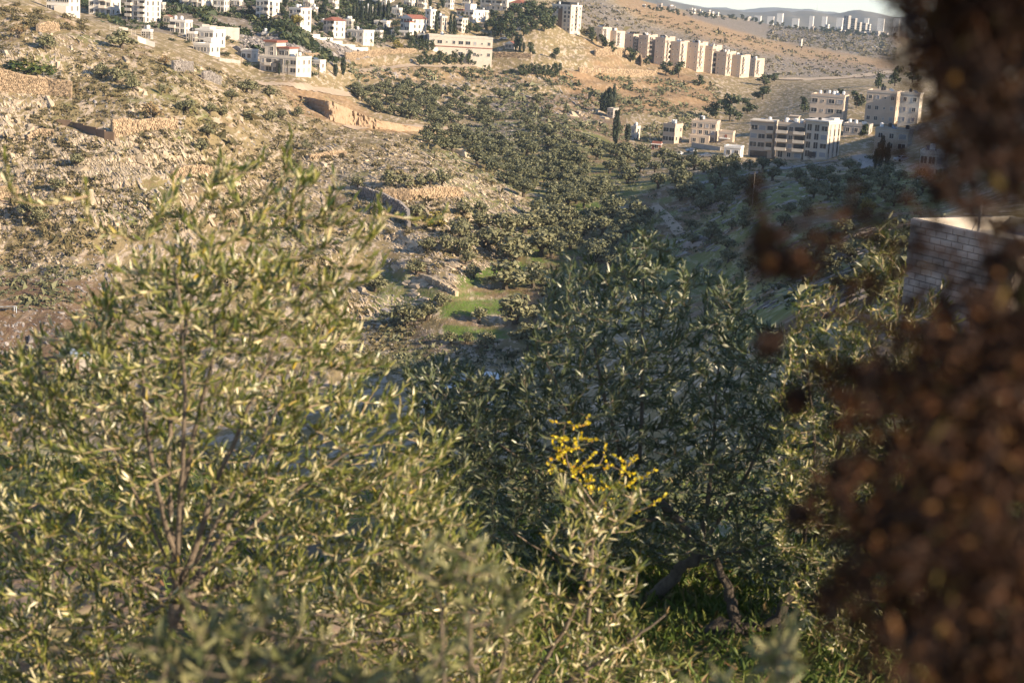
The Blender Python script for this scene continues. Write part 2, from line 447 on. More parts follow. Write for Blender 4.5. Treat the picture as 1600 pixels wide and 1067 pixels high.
cb = np.maximum(cb, .75 * zone([(690,200),(800,150),(940,165),(960,185),(900,240),(740,240)], 400, 800, 3) * np.clip(nz * 4 - 1.4, 0, 1))
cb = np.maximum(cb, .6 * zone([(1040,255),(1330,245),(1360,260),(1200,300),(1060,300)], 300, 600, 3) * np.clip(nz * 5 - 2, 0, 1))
co = zone([(820,112),(900,112),(1000,125),(1060,115),(1120,132),(1120,172),(980,178),(900,150)], 500, 1000, 3)
co = np.maximum(co, .9 * zone([(930,-20),(1010,0),(1200,62),(1400,96),(1400,116),(1290,112),(1190,88),(1010,38)], 1100, 2000, 2))
co = np.maximum(co, .8 * zone([(430,128),(520,140),(600,190),(730,200),(700,215),(560,205),(470,180)], 450, 700, 3))
co = np.maximum(co, .6 * zone([(900,60),(1000,72),(1140,125),(1060,122),(930,110)], 700, 1000, 3))
co = np.maximum(co, .5 * zone([(540,92),(800,112),(860,130),(680,130),(560,125)], 600, 900, 3))
nr, ncol = GX.shape
idx = np.arange(nr * ncol).reshape(nr, ncol)
F = np.stack([idx[:-1, :-1], idx[:-1, 1:], idx[1:, 1:], idx[1:, :-1]], -1).reshape(-1, 4)
gme = mesh_np('ground', np.stack([GX, GY, GZ], -1).reshape(-1, 3), [F], smooth=True)
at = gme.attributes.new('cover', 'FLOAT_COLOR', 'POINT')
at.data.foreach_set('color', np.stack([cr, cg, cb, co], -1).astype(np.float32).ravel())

m, nt, p = newmat('hillside ground')
tc = N(nt, 'ShaderNodeTexCoord').outputs['Object']
av = N(nt, 'ShaderNodeAttribute', attribute_name='cover')
sep = N(nt, 'ShaderNodeSeparateColor'); nt.links.new(av.outputs['Color'], sep.inputs[0])
n_big = noise(nt, .045, 6, .62, tc); n_mid = noise(nt, .35, 5, .7, tc); n_fine = noise(nt, 1.6, 4, .7, tc)
mp = N(nt, 'ShaderNodeMapping'); mp.inputs['Rotation'].default_value = (0, 0, R(32)); mp.inputs['Scale'].default_value = (.55, .13, .5)
nt.links.new(tc, mp.inputs[0])
n_str = noise(nt, 1.0, 5, .65, mp.outputs[0])
base = ramp(nt, [(.30, (.105, .085, .045)), (.46, (.205, .165, .088)), (.60, (.285, .225, .128)), (.75, (.37, .305, .205))])
ad = N(nt, 'ShaderNodeMath', operation='ADD'); h1 = N(nt, 'ShaderNodeMath', operation='MULTIPLY'); h1.inputs[1].default_value = .5
h2 = N(nt, 'ShaderNodeMath', operation='MULTIPLY'); h2.inputs[1].default_value = .5
nt.links.new(n_mid.outputs[0], h1.inputs[0]); nt.links.new(n_big.outputs[0], h2.inputs[0])
nt.links.new(h1.outputs[0], ad.inputs[0]); nt.links.new(h2.outputs[0], ad.inputs[1]); nt.links.new(ad.outputs[0], base.inputs[0])
def mixc(fac, a, b):
    x = N(nt, 'ShaderNodeMix', data_type='RGBA')
    nt.links.new(fac, x.inputs[0]); nt.links.new(a, x.inputs[6]); nt.links.new(b, x.inputs[7])
    return x.outputs[2]
def fade(mask, tex, lo, hi):
    """mask broken up by a texture"""
    s = N(nt, 'ShaderNodeMath', operation='ADD'); s.use_clamp = True
    mr = N(nt, 'ShaderNodeMapRange'); mr.inputs[1].default_value = lo; mr.inputs[2].default_value = hi; mr.inputs[3].default_value = -.45; mr.inputs[4].default_value = .35
    nt.links.new(tex, mr.inputs[0]); nt.links.new(mask, s.inputs[0]); nt.links.new(mr.outputs[0], s.inputs[1])
    mu = N(nt, 'ShaderNodeMath', operation='MULTIPLY'); mu.use_clamp = True
    m2 = N(nt, 'ShaderNodeMath', operation='MULTIPLY'); m2.inputs[1].default_value = 3; m2.use_clamp = True
    nt.links.new(mask, m2.inputs[0]); nt.links.new(s.outputs[0], mu.inputs[0]); nt.links.new(m2.outputs[0], mu.inputs[1])
    return mu.outputs[0]
soil = ramp(nt, [(.3, (.10, .062, .040)), (.7, (.19, .125, .085))]); nt.links.new(n_fine.outputs[0], soil.inputs[0])
grs = ramp(nt, [(.3, (.05, .085, .018)), (.6, (.10, .16, .030)), (.8, (.17, .19, .055))]); nt.links.new(n_fine.outputs[0], grs.inputs[0])
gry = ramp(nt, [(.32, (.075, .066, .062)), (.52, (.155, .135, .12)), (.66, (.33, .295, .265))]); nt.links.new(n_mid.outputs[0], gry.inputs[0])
dry = ramp(nt, [(.3, (.21, .135, .075)), (.7, (.36, .25, .15))]); nt.links.new(n_str.outputs[0], dry.inputs[0])
scr = ramp(nt, [(.515, (0, 0, 0)), (.575, (1, 1, 1))]); nt.links.new(n_str.outputs[0], scr.inputs[0])
pale = ramp(nt, [(.3, (.33, .265, .20)), (.7, (.50, .415, .325))]); nt.links.new(n_fine.outputs[0], pale.inputs[0])
c = mixc(scr.outputs[0], base.outputs[0], pale.outputs[0])
c = mixc(fade(av.outputs['Alpha'], n_big.outputs[0], .35, .65), c, dry.outputs[0])
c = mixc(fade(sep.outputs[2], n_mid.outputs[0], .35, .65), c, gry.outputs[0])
c = mixc(fade(sep.outputs[0], n_mid.outputs[0], .35, .65), c, soil.outputs[0])
c = mixc(fade(sep.outputs[1], n_fine.outputs[0], .35, .65), c, grs.outputs[0])
nt.links.new(c, p.inputs['Base Color'])
p.inputs['Roughness'].default_value = .95; p.inputs['Specular IOR Level'].default_value = .1
bu = N(nt, 'ShaderNodeBump'); bu.inputs['Strength'].default_value = .9; bu.inputs['Distance'].default_value = .45
ad2 = N(nt, 'ShaderNodeMath', operation='ADD'); nt.links.new(n_mid.outputs[0], ad2.inputs[0]); nt.links.new(n_str.outputs[0], ad2.inputs[1])
nt.links.new(ad2.outputs[0], bu.inputs['Height']); nt.links.new(bu.outputs[0], p.inputs['Normal'])
M['ground'] = m
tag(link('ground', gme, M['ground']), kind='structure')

# blue hills beyond the town
def ridge(name, y, pts, depth, seed, mat, zlow):
    us = np.array([q[0] for q in pts], float); vs = np.array([q[1] for q in pts], float)
    uu = np.linspace(us[0], us[-1], 260); vv = np.interp(uu, us, vs)
    top = P3(uu, vv, np.full(260, float(y)))
    x, z = top[:, 0], top[:, 2] + (fbm(x_ := top[:, 0] / (y * .012), x_ * 0, seed, 4) - .5) * y * .0035
    prof = np.linspace(-1, 1, 41)
    V = []
    for s in prof:
        f = 1 - abs(s) ** 1.3
        yy = np.full(260, y + s * depth)
        V.append(np.stack([x, yy, zlow + (z - zlow) * f + (fbm(x / (y * .02), yy / (y * .02) + s * 3, seed + 5, 4) - .5) * y * .006 * (1 - f ** 4)], -1))
    V = np.array(V); i = np.arange(41 * 260).reshape(41, 260)
    Fq = np.stack([i[:-1, :-1], i[:-1, 1:], i[1:, 1:], i[1:, :-1]], -1).reshape(-1, 4)
    tag(link(name, mesh_np(name, V.reshape(-1, 3), [Fq], smooth=True), mat), kind='structure')
M['farhill'] = plain_mat('far wooded hill', (.10, .10, .085), (.16, .14, .11), .012, .95)
ridge('hills', 4600, [(500,-60),(900,-20),(1180,22),(1225,20),(1262,20),(1290,22),(1312,20),(1335,17),(1362,20),(1392,24),(1500,30),(1700,26),(2000,40),(2600,60)], 1500, 5, M['farhill'], -330)
ridge('distant_hills', 8800, [(300,-70),(900,-25),(1100,10),(1160,14),(1200,13.5),(1245,16),(1280,19),(1340,24),(1500,38),(2000,66),(2600,90)], 2200, 8, M['farhill'], -500)

# roads and tracks draped on the ground
def draped(name, pix, width, mat, lift=.16, y0=25., sub=26):
    uv = np.array(pix, float)
    k = np.linspace(0, len(uv) - 1, sub * (len(uv) - 1) + 1)
    u = np.interp(k, np.arange(len(uv)), uv[:, 0]); v = np.interp(k, np.arange(len(uv)), uv[:, 1])
    c = hit(u, v, y0)[:, :2]
    for _ in range(6):
        c[1:-1] = (c[:-2] + 2 * c[1:-1] + c[2:]) / 4
    T = np.gradient(c, axis=0); T /= np.linalg.norm(T, axis=1)[:, None] + 1e-9
    Nn = np.stack([-T[:, 1], T[:, 0]], 1)
    V = []
    for s in (-1, -.5, 0, .5, 1):
        q = c + Nn * s * width / 2 * (1 + .25 * (vnoise(k * .7, k * 0 + s, 4) - .5))[:, None]
        V.append(np.stack([q[:, 0], q[:, 1], gh(q[:, 0], q[:, 1]) + lift], 1))
    V = np.stack(V, 1); n = len(k)
    i = np.arange(n * 5).reshape(n, 5)
    Fq = np.stack([i[:-1, :-1], i[:-1, 1:], i[1:, 1:], i[1:, :-1]], -1).reshape(-1, 4)
    return tag(link(name, mesh_np(name, V.reshape(-1, 3), [Fq], smooth=True), mat), kind='structure')
draped('dirt_road', [(1225,126),(1290,124),(1340,120),(1400,112)], 16, M['road'], .5)
draped('path', [(1022,322),(1040,338),(1052,352),(1063,366)], 2.6, M['road'], .15)
draped('path', [(1090,288),(1150,277),(1200,268),(1262,258),(1330,248)], 4.0, M['tarmac'], .2)
draped('path', [(1340,243),(1352,250),(1360,262)], 5, M['tarmac'], .2)
draped('path', [(400,131),(450,133),(500,142),(545,148)], 4, M['road'], .3)
draped('path', [(545,201),(600,196),(660,199),(720,203)], 4.5, M['road'], .3)
draped('path', [(560,112),(640,103),(700,105),(740,103)], 4, M['road'], .3)
# ------------------------------------------------------------ buildings
def win_mesh(w, h, kind=0, t=.10):
    """surround standing proud of the wall, set-back look from a dark pane; local: x across, -y outwards, z up, origin at the middle"""
    b = MB()
    f = .14
    b.box(-w / 2 - f, w / 2 + f, -.10, .02, h / 2, h / 2 + f, 0)
    b.box(-w / 2 - f, w / 2 + f, -.16, .02, -h / 2 - f, -h / 2, 0)
    b.box(-w / 2 - f, -w / 2, -.10, .02, -h / 2, h / 2, 0)
    b.box(w / 2, w / 2 + f, -.10, .02, -h / 2, h / 2, 0)
    me = b.build('tmp', [M['frame']])
    fr = me.data; bpy.data.objects.remove(me)
    b = MB(); b.box(-w / 2, w / 2, -.025, .02, -h / 2, h / 2, 0)
    if kind == 0:
        b.box(-.03, .03, -.05, -.026, -h / 2, h / 2, 1)
    me = b.build('tmp', [M['shutter'] if kind == 2 else M['glass'], M['tank_w']])
    pn = me.data; bpy.data.objects.remove(me)
    return fr, pn
WIN = {(k, a): win_mesh(w, h, a) for a in (0, 2) for k, (w, h) in {'n': (1.3, 1.5), 'w': (2.3, 1.6), 's': (.7, .8), 't': (.8, 5.5), 'd': (1.6, 2.2)}.items()}
def balc_mesh(w, d):
    b = MB()
    b.box(-w / 2, w / 2, -d, 0, -.18, 0, 0)
    b.box(-w / 2, w / 2, -d, -d + .14, 0.002, .95, 0)
    b.box(-w / 2, -w / 2 + .14, -d + .142, -.002, 0.002, .95, 0)
    b.box(w / 2 - .14, w / 2, -d + .142, -.002, 0.002, .95, 0)
    b.box(-w / 2 + .3, w / 2 - .3, -.04, .03, .05, 2.3, 1)
    o = b.build('tmp', [M['cream'], M['glass']]); me = o.data; bpy.data.objects.remove(o); return me
BAL = {w: balc_mesh(w, d) for w, d in ((2.6, 1.5), (4.0, 1.6), (6.0, 1.6))}
def small(name, fn, mats):
    b = MB(); fn(b); o = b.build('tmp', mats); me = o.data; me.name = name; bpy.data.objects.remove(o); return me
def _tank(b):
    for a, c in ((-.45, -.45), (.45, -.45), (.45, .45), (-.45, .45)):
        b.box(a - .05, a + .05, c - .05, c + .05, 0, .7, 1)
    b.box(-.55, .55, -.55, .55, .7, .78, 1)
    b.cyl((0, 0, .782), .62, 1.15, 10, 0); b.cyl((0, 0, 1.933), .62, .2, 10, 0, .2)
TANKW = small('water_tank', _tank, [M['tank_w'], M['metal']]); TANKB = small('water_tank', _tank, [M['tank_b'], M['metal']])
def _solar(b):
    V = [[-1, -.8, .25], [1, -.8, .25], [1, .8, 1.35], [-1, .8, 1.35], [-1, -.8, .33], [1, -.8, .33], [1, .8, 1.43], [-1, .8, 1.43]]
    b.add(V, BOXF, 0); b.box(-.9, -.8, .6, .75, 0, 1.2, 1); b.box(.8, .9, .6, .75, 0, 1.2, 1)
SOLAR = small('solar_heater', _solar, [M['panel'], M['metal']])
def _ant(b):
    b.tube([[0, 0, 0], [0, 0, 2.6]], .04, 5, 0); b.tube([[-.5, 0, 2.3], [.5, 0, 2.3]], .03, 4, 0)
    b.cyl((.0, -.25, 1.3), .42, .08, 10, 0)
ANT = small('antenna', _ant, [M['metal']])

def rot_for(x, y, deg):
    """turn of the front face: 0 looks at the camera, positive turns it to the left of the picture"""
    return math.atan2(-x, y) - R(deg)

def building(name, u, v, wpx, hpx, dep, turn, label, mat='cream', floors=3, cols=4, rcols=2, roof='flat', group=None, cat='house',
             tanks=2, solar=1, balc=(), rbalc=(), wkind='n', stair=False, y0=60., sink=4., parts=(), skip=(), seed=0, sh=.25, wing=None, rw='n'):
    g = hit1(u, v, y0)
    sc = g[1] / FPX
    w, h = wpx * sc, hpx * sc
    dep = min(dep, .95 * w) if name != 'hut' else dep
    rz = rot_for(g[0], g[1], turn)
    if turn > 0:                          # the given width spans the front and the right side as they are seen
        sn, cs = math.sin(R(turn)), math.cos(R(turn))
        w1 = max(.55 * w, (w - dep * sn) / cs)
        g = np.array([g[0] - (w1 * cs + dep * sn - w1 * cs) / 2, g[1] + w1 / 2 * sn, g[2]])
        w = w1
    r = random.Random(int(u * 13 + v * 7 + seed))
    root = empty(name, (g[0], g[1], g[2]), rz, label, cat, group)
    w2 = w / 2
    b = MB(); b.box(-w2, w2, 0, dep, -sink, h, 0)
    wall = b.build('wall', [M[mat]], root)
    # roof
    b = MB(); p = .25
    if roof == 'flat':
        b.box(-w2 - .12, w2 + .12, -.12, dep + .12, h, h + .22, 0)
        for a in ((-w2 - .12, w2 + .12, -.12, p), (-w2 - .12, w2 + .12, dep - p, dep + .12)):
            b.box(*a, h + .222, h + .95, 1)
        for a in ((-w2 - .12, -w2 + p), (w2 - p, w2 + .12)):
            b.box(*a, p + .002, dep - p - .002, h + .222, h + .95, 1)
        b.build('roof', [M['roofslab'], M[mat]], root)
    else:
        o = .5; e = min(w, dep) * .3 if roof == 'hip' else 0
        hh = min(w, dep) * .27
        if w >= dep:
            A = [-w2 - o + (e + o if e else 0), dep / 2, h + hh]; B = [w2 + o - (e + o if e else 0), dep / 2, h + hh]
            V = [[-w2 - o, -o, h], [w2 + o, -o, h], [w2 + o, dep + o, h], [-w2 - o, dep + o, h], A, B]
            q = [[0, 1, 5, 4], [2, 3, 4, 5]]; t = [[3, 0, 4], [1, 2, 5]]
        else:
            A = [0, -o + (e + o if e else 0), h + hh]; B = [0, dep + o - (e + o if e else 0), h + hh]
            V = [[-w2 - o, -o, h], [w2 + o, -o, h], [w2 + o, dep + o, h], [-w2 - o, dep + o, h], A, B]
            q = [[1, 2, 5, 4], [3, 0, 4, 5]]; t = [[0, 1, 4], [2, 3, 5]]
        b.add(V, q + [[3, 2, 1, 0]], 0); b.add(V, t, 0 if roof == 'hip' else 1)
        b.build('tiled_roof', [M['tile'], M[mat]], root)
    fh = h / floors
    def win(x, y, z, a, kd):
        fr, pn = WIN[(kd, 2 if r.random() < sh else 0)]
        o = link('window', fr, (), root); o.location = (x, y, z); o.rotation_euler = (0, 0, a)
        q = link('pane', pn, (), o)
    for f in range(floors):
        z = fh * (f + .56)
        for c in range(cols):
            x = -w2 + w * (c + .5) / cols
            if (f, c) in skip: continue
            if c in balc and f > 0:
                k = max([q for q in BAL if q < w / cols + 1] or [2.6])
                o = link('balcony', BAL[k], (), root); o.location = (x, -.003, fh * f + .2)
            else:
                win(x, 0, z, 0, wkind if not isinstance(wkind, (list, tuple)) else wkind[c % len(wkind)])
        for c in range(rcols):
            y = dep * (c + .5) / rcols
            if c in rbalc and f > 0:
                o = link('balcony', BAL[2.6], (), root); o.location = (w2 + .003, y, fh * f + .2); o.rotation_euler = (0, 0, R(90))
            else:
                win(w2, y, z, R(90), rw)
                if r.random() < .6: win(-w2, y, z, R(-90), 's')
    if roof == 'flat':
        if stair:
            b = MB(); b.box(-w2 * .35, w2 * .35, dep * .45, dep * .85, h + .224, h + 2.9, 0); b.box(-w2 * .42, w2 * .42, dep * .42, dep * .88, h + 2.902, h + 3.1, 0)
            b.build('stair_room', [M[mat]], root)
        for k in range(tanks):
            o = link('water_tank', TANKB if r.random() < .45 else TANKW, (), root)
            o.location = (r.uniform(-w2 + 1, w2 - 1), r.uniform(1, dep * .4) if stair else r.uniform(1, dep - 1), h + .225)
        for k in range(solar):
            o = link('solar_heater', SOLAR, (), root)
            o.location = (r.uniform(-w2 + 1.2, w2 - 1.2), r.uniform(1.2, dep * .38) if stair else r.uniform(1.2, dep - 1.2), h + .225); o.rotation_euler = (0, 0, R(r.uniform(20, 70)))
        if tanks > 1:
            o = link('antenna', ANT, (), root); o.location = (r.uniform(-w2 * .7, w2 * .7), dep * .2, h + .225)
    for pt in parts:
        nm, (x0, x1, ya, yb, za, zb), mm = pt[:3]
        b = MB(); b.box(x0 * w, x1 * w, ya * dep, yb * dep, za * h, zb * h, 0)
        o = b.build(nm, [M[mm]], root)
        for (fx, fz, kd) in (pt[3] if len(pt) > 3 else ()):
            fr, pn = WIN[(kd, 0)]
            q = link('window', fr, (), o); q.location = ((x0 + (x1 - x0) * fx) * w, ya * dep, (za + (zb - za) * fz) * h)
            q2 = MB(); q2.box(0, .01, 0, .01, 0, .01)
            pnl = link('pane', pn, (), o); pnl.location = q.location
    return root

B = building
# upper left hillside
B('house', 97, 21, 50, 26, 12, 21, 'white house with two dark arches behind the bushy hill crest at top left', 'white', 2, 5, 2, tanks=1, solar=0, parts=[('terrace', (.02, .55, -.35, -.001, -.3, .42), 'cream')])
B('apartment_building', 162, 25, 48, 44, 14, 19, 'grey-white apartment block cut by the top edge, left of the bright-ended block', 'white', 4, 4, 2, cat='apartment block', balc=(2,))
B('apartment_building', 222, 36, 52, 33, 15, 29, 'white four-storey apartment block with balconies and a bright sunlit right end wall', 'white', 4, 3, 3, cat='apartment block', balc=(0, 2), tanks=3, stair=True)
B('apartment_building', 305, 13, 50, 26, 13, 21, 'wide white building cut by the top edge above the stepped terrace slope', 'white', 3, 5, 2, cat='apartment block', balc=(1, 3))
B('small_house', 262, 39, 14, 12, 8, 17, 'small house with rusty red roof beside the sunlit end wall of the four-storey block', 'tan', 1, 2, 1, roof='gable', tanks=0)
B('house', 282, 54, 34, 18, 11, 21, 'low white flat-roofed house to the left of the concrete retaining wall', 'white', 2, 3, 2, tanks=2, balc=(0,))
B('house', 327, 73, 46, 22, 12, 25, 'white modern house with stepped roofs in front of the concrete retaining wall', 'white', 2, 4, 2, tanks=0, solar=0, parts=[('side_wing', (.3, .72, -.5, -.001, -.2, .62), 'white', [(.3, .5, 'n'), (.7, .5, 'n')]), ('upper_room', (-.45, .1, .3, .8, 1.02, 1.3), 'white')])
B('house', 322, 85, 40, 12, 9, 25, 'low white annex with openings below the modern house with stepped roofs', 'white', 1, 5, 2, tanks=0, solar=0)
B('apartment_building', 417, 31, 36, 27, 13, 31, 'three-storey white block with a red roof corner above the dark rocky slope', 'white', 3, 3, 2, cat='apartment block', balc=(2,), roof='flat', rbalc=(0,), tanks=2, parts=[('tiled_roof', (.15, .5, .3, 1.05, 1.03, 1.14), 'tile')])
B('apartment_building', 468, 42, 34, 25, 12, 31, 'white villa with red roof ridge behind a yellow-leaved tree', 'white', 3, 3, 2, balc=(2,), tanks=2, parts=[('tiled_roof', (.0, .4, .3, .9, 1.03, 1.16), 'tile')])
B('house', 521, 60, 34, 26, 12, 33, 'tall white house with red hipped roof at the end of the white boundary wall', 'white', 3, 3, 2, roof='hip', balc=(2,), tanks=0)
B('house', 562, 69, 42, 18, 11, 27, 'low white flat-roofed house just right of the tall house with red hipped roof', 'white', 2, 3, 2, tanks=3)
B('house', 389, 96, 26, 14, 9, 23, 'small plain white house at the left end of the red-roofed villa complex', 'white', 1, 2, 1, tanks=0, solar=0)
B('villa', 444, 117, 80, 24, 14, 25, 'cream villa complex with gabled red roofs and bay windows beside palms', 'cream', 2, 6, 3, tanks=1, solar=1, balc=(1,), cat='villa', wkind=['n', 'w', 'n', 'd'],
  parts=[('upper_house', (-.46, -.14, .2, .8, 1.03, 1.95), 'cream', [(.6, .55, 'n'), (.6, .2, 'n')]), ('tiled_roof', (-.49, -.11, .15, .85, 1.952, 2.08), 'tile'), ('upper_room', (-.1, .2, .25, .8, 1.03, 1.6), 'cream', [(.3, .5, 'w'), (.75, .5, 'n')]), ('tiled_roof', (-.12, .22, .2, .85, 1.602, 1.7), 'tile'), ('bay_window', (.0, .12, -.12, -.001, .1, .85), 'glass')])
B('house', 497, 111, 22, 13, 9, 25, 'small white wing house at the right end of the red-roofed villa complex', 'white', 1, 2, 1, tanks=0)
for u, v, w_, h_, lab in [(482, 14, 16, 20, 'slim white house standing among dark cypresses near the top edge'), (491, 24, 12, 9, 'small white garage between dark trees below a slim white house'),
    (521, 13, 16, 16, 'white house cut by the top edge left of the cypress row'), (560, 6, 22, 10, 'pink-roofed white house cut by the top edge at the left of the cypress row'),
    (597, 9, 36, 12, 'long white house cut by the top edge over the cypress row'), (641, 13, 20, 17, 'white house with square window frame cut by the top edge'), (660, 14, 14, 14, 'white house right beside the one with square window frame')]:
    B('house', u, v, w_, h_, 11, 25, lab, 'white', 2, 3, 2, tanks=1, balc=(1,))
B('house', 598, 45, 28, 9, 9, 19, 'long low white building under the row of thin cypresses', 'white', 1, 4, 2, tanks=0)
B('house', 645, 55, 40, 24, 12, 37, 'big white gabled house with red roofs facing left behind the pines', 'white', 3, 4, 3, roof='gable', tanks=0, parts=[('side_wing', (.2, .62, -.3, -.001, 0, .78), 'white', [(.3, .5, 'n'), (.7, .5, 'n'), (.3, .2, 'n'), (.7, .2, 'n')]), ('tiled_roof', (.17, .65, -.34, -.002, .782, .86), 'tile')])
B('tower_house', 672, 46, 17, 27, 9, 33, 'tall narrow white house topped by a white tank', 'white', 4, 1, 1, tanks=1, stair=False)
B('house', 690, 48, 15, 19, 9, 33, 'cream flat-roofed house between dark cypresses, right of the tall narrow house', 'cream', 3, 1, 2, tanks=1)
B('house', 720, 51, 20, 19, 10, 27, 'cream flat-roofed house with arched porch, in front of the terraced villa', 'cream', 3, 2, 2, tanks=1, balc=(1,))
B('villa', 735, 35, 44, 16, 13, 31, 'white terraced villa with red roof pieces and columns above the school', 'white', 2, 4, 3, cat='villa', balc=(1, 3), parts=[('upper_room', (-.25, .1, .3, .8, 1.03, 1.7), 'white'), ('tiled_roof', (-.5, -.05, -.08, .29, 1.03, 1.16), 'tile')])
B('house', 628, 58, 34, 7, 7, 17, 'low white garden building left of the dark pine clump by the school', 'white', 1, 4, 1, tanks=0, solar=0)
B('school_building', 719, 94, 98, 33, 15, -6, 'long grey two-storey school with a red stripe and big window bands', 'cream', 2, 9, 2, cat='school', tanks=1, wkind=['n', 'w', 's', 'n', 'w', 'w', 'n', 's', 'n'], skip=((0, 0), (0, 3), (0, 5)),
  parts=[('red_stripe', (-.5, .5, -.012, -.001, .56, .6), 'tile'), ('wall_panel', (-.49, -.36, -.011, -.001, .05, .5), 'tank_w')])
B('apartment_building', 778, 18, 56, 26, 13, 27, 'cream terraced apartments cut by the top edge beside the pine grove', 'cream', 3, 5, 2, cat='apartment block', balc=(1, 3))
B('villa', 812, 15, 30, 9, 10, 23, 'low villa with red hipped roof on top of the pine hill', 'cream', 1, 4, 2, roof='hip', tanks=0, cat='villa')
B('house', 801, 78, 24, 8, 8, 25, 'small house with blue-grey and red roof behind two rounded cypresses', 'white', 1, 3, 1, roof='gable', tanks=0)
B('house', 812, 48, 8, 11, 6, 31, 'small bright white house poking out of the pine grove', 'white', 1, 1, 1, roof='gable', tanks=0)
B('apartment_building', 884, 50, 46, 38, 14, 26, 'big six-storey apartment block with dark attic, left of the long row of blocks', 'cream', 6, 5, 3, cat='apartment block', tanks=4, solar=0, rbalc=(1,), y0=700.,
  parts=[('attic', (-.34, .36, .1, .8, 1.02, 1.17), 'tank_b'), ('recess_shade', (-.16, .06, -.013, -.001, 0, .9), 'brownwall')])  # dark panel on the flat front: a recess's shade put into colour

for u, v, w_, h_, lab in [(250, 22, 16, 14, 'cream small house behind the stepped terrace at upper left'), (345, 20, 24, 18, 'white house cut by the top edge right of the diagonal terrace edge'), (370, 10, 18, 16, 'small white house at the top edge above the three-storey block'), (432, 14, 16, 14, 'white house at the top edge left of the dark cypress'), (505, 48, 14, 10, 'low white outbuilding left of the tall house with red roof'), (545, 46, 16, 12, 'small cream house in the trees above the low flat-roofed house'), (575, 26, 14, 12, 'white house hidden in the upper cypress row'), (620, 30, 16, 14, 'cream house in the trees left of the gabled white house'), (700, 14, 18, 14, 'white house at the top edge right of the two cypresses'), (730, 12, 16, 14, 'cream house at the top edge above the terraced villa'), (756, 32, 14, 12, 'small white house right of the terraced villa'), (590, 60, 16, 9, 'low white garage under the cypress row'), (660, 66, 14, 9, 'small white outbuilding just above the school pines'), (415, 60, 10, 6, 'tiny white hut on the dark rocky slope'), (230, 60, 16, 9, 'low white shed right of the pale posts'), (300, 66, 16, 12, 'small white house left of the modern house with stepped roofs')]:
    B('house', u, v, w_, h_, 9, 20, lab, 'white' if 'white' in lab else 'cream', 2, 3, 2, tanks=2, solar=1, y0=430.)
# the row of slab blocks
ROW = [(934, 68, 14, 22), (955, 75, 14, 23), (981, 82, 16, 25), (1004, 93, 15, 34), (1030, 103, 16, 40), (1054, 105, 14, 36), (1081, 111, 17, 40), (1104, 115, 15, 39), (1126, 118, 16, 33), (1148, 121, 17, 31), (1172, 120, 15, 25)]
ordn = ['first', 'second', 'third', 'fourth', 'fifth', 'sixth', 'seventh', 'eighth', 'ninth', 'tenth', 'last']
for i, (u, v, w_, h_) in enumerate(ROW):
    B('apartment_building', u + 3, v, w_ + 7, h_, 8.5, 21, f'tan slab block with sunlit side balconies, {ordn[i]} from left in the long row', 'tan', 5, 2, 3, cat='apartment block', group='long row of tan slab blocks',
      tanks=4, solar=2, rbalc=(1,), y0=820., wkind='s', sh=.5, seed=i, parts=[('rear_wing', (-.35, .42, 1.001, 2.1, -.2, 1.1), 'tan'), ('stair_room', (-.1, .3, .5, .8, 1.02, 1.12), 'tan')])
# right-hand cluster
B('small_house', 992, 219, 15, 18, 8, 28, 'tiny flat-roofed house with one sunlit side next to the tall cypress', 'cream', 2, 1, 1, tanks=1)
B('hut', 957, 185, 17, 12, 7, 20, 'small open stone shelter beside the group of tall cypresses', 'concrete', 1, 2, 1, tanks=0, solar=0, cat='hut')
B('house', 1050, 225, 30, 27, 11, 24, 'two-storey tan house with many white roof tanks', 'tan', 2, 2, 2, wkind='w', tanks=6, solar=1)
B('house', 1101, 223, 44, 30, 12, 8, 'three-storey tan house with dark openings behind a walled yard', 'tan', 3, 4, 2, tanks=3, solar=0, parts=[('side_wing', (-.48, .3, -.4, -.001, -.1, .38), 'tan', [(.25, .5, 'n'), (.7, .5, 'd')])])
B('shop', 1135, 223, 25, 14, 8, 8, 'small tan annex with one red shutter and a white awning', 'tan', 1, 1, 1, tanks=0, solar=0, cat='annex', parts=[('awning', (-.4, .3, -.35, -.001, .42, .5), 'tank_w'), ('red_shutter', (-.08, .1, -.02, -.001, .55, .85), 'tile')])
B('apartment_building', 1190, 247, 42, 52, 13, 8, 'cream four-storey block over an open garage, leftmost of three joined fronts', 'tan', 4, 3, 2, cat='apartment block', wkind=['w', 'w', 'd'], tanks=1, balc=(2,), y0=300., skip=((0, 0), (0, 1), (0, 2)),
  parts=[('garage_dark_panel', (-.42, .3, -.012, -.001, .01, .2), 'glass'), ('roof_slab', (-.53, .53, -.1, 1.05, 1.08, 1.11), 'cream')])  # flat dark sheet painted in place of the shaded garage inside
B('apartment_building', 1235, 250, 46, 53, 13, 8, 'cream four-storey block with long balconies and black roof tanks, middle of three joined fronts', 'tan', 4, 3, 2, cat='apartment block', wkind=['d', 'n', 'w'], tanks=9, solar=3, balc=(0, 2), y0=300., stair=True)
B('apartment_building', 1283, 250, 54, 54, 15, 22, 'grey stone block with white cornice and tall side windows, rightmost of three joined fronts', 'cream', 4, 3, 3, cat='apartment block', wkind=['d', 'd', 'w'], tanks=1, rw='t', y0=300., balc=(), parts=[('cornice', (-.54, .54, -.1, 1.02, 1.08, 1.12), 'white'), ('garage_dark_panel', (-.3, .05, -.013, -.001, .02, .2), 'glass'), ('stair_room', (.2, .45, .5, .9, 1.03, 1.18), 'white')])  # garage panel: darkness of an opening painted on the closed front
B('apartment_building', 1293, 197, 58, 44, 13, 8, 'tan three-storey block with dark square windows and black tanks, above the three joined fronts', 'tan', 3, 4, 2, cat='apartment block', tanks=7, y0=420., wkind=['w', 's', 'w', 'w'])
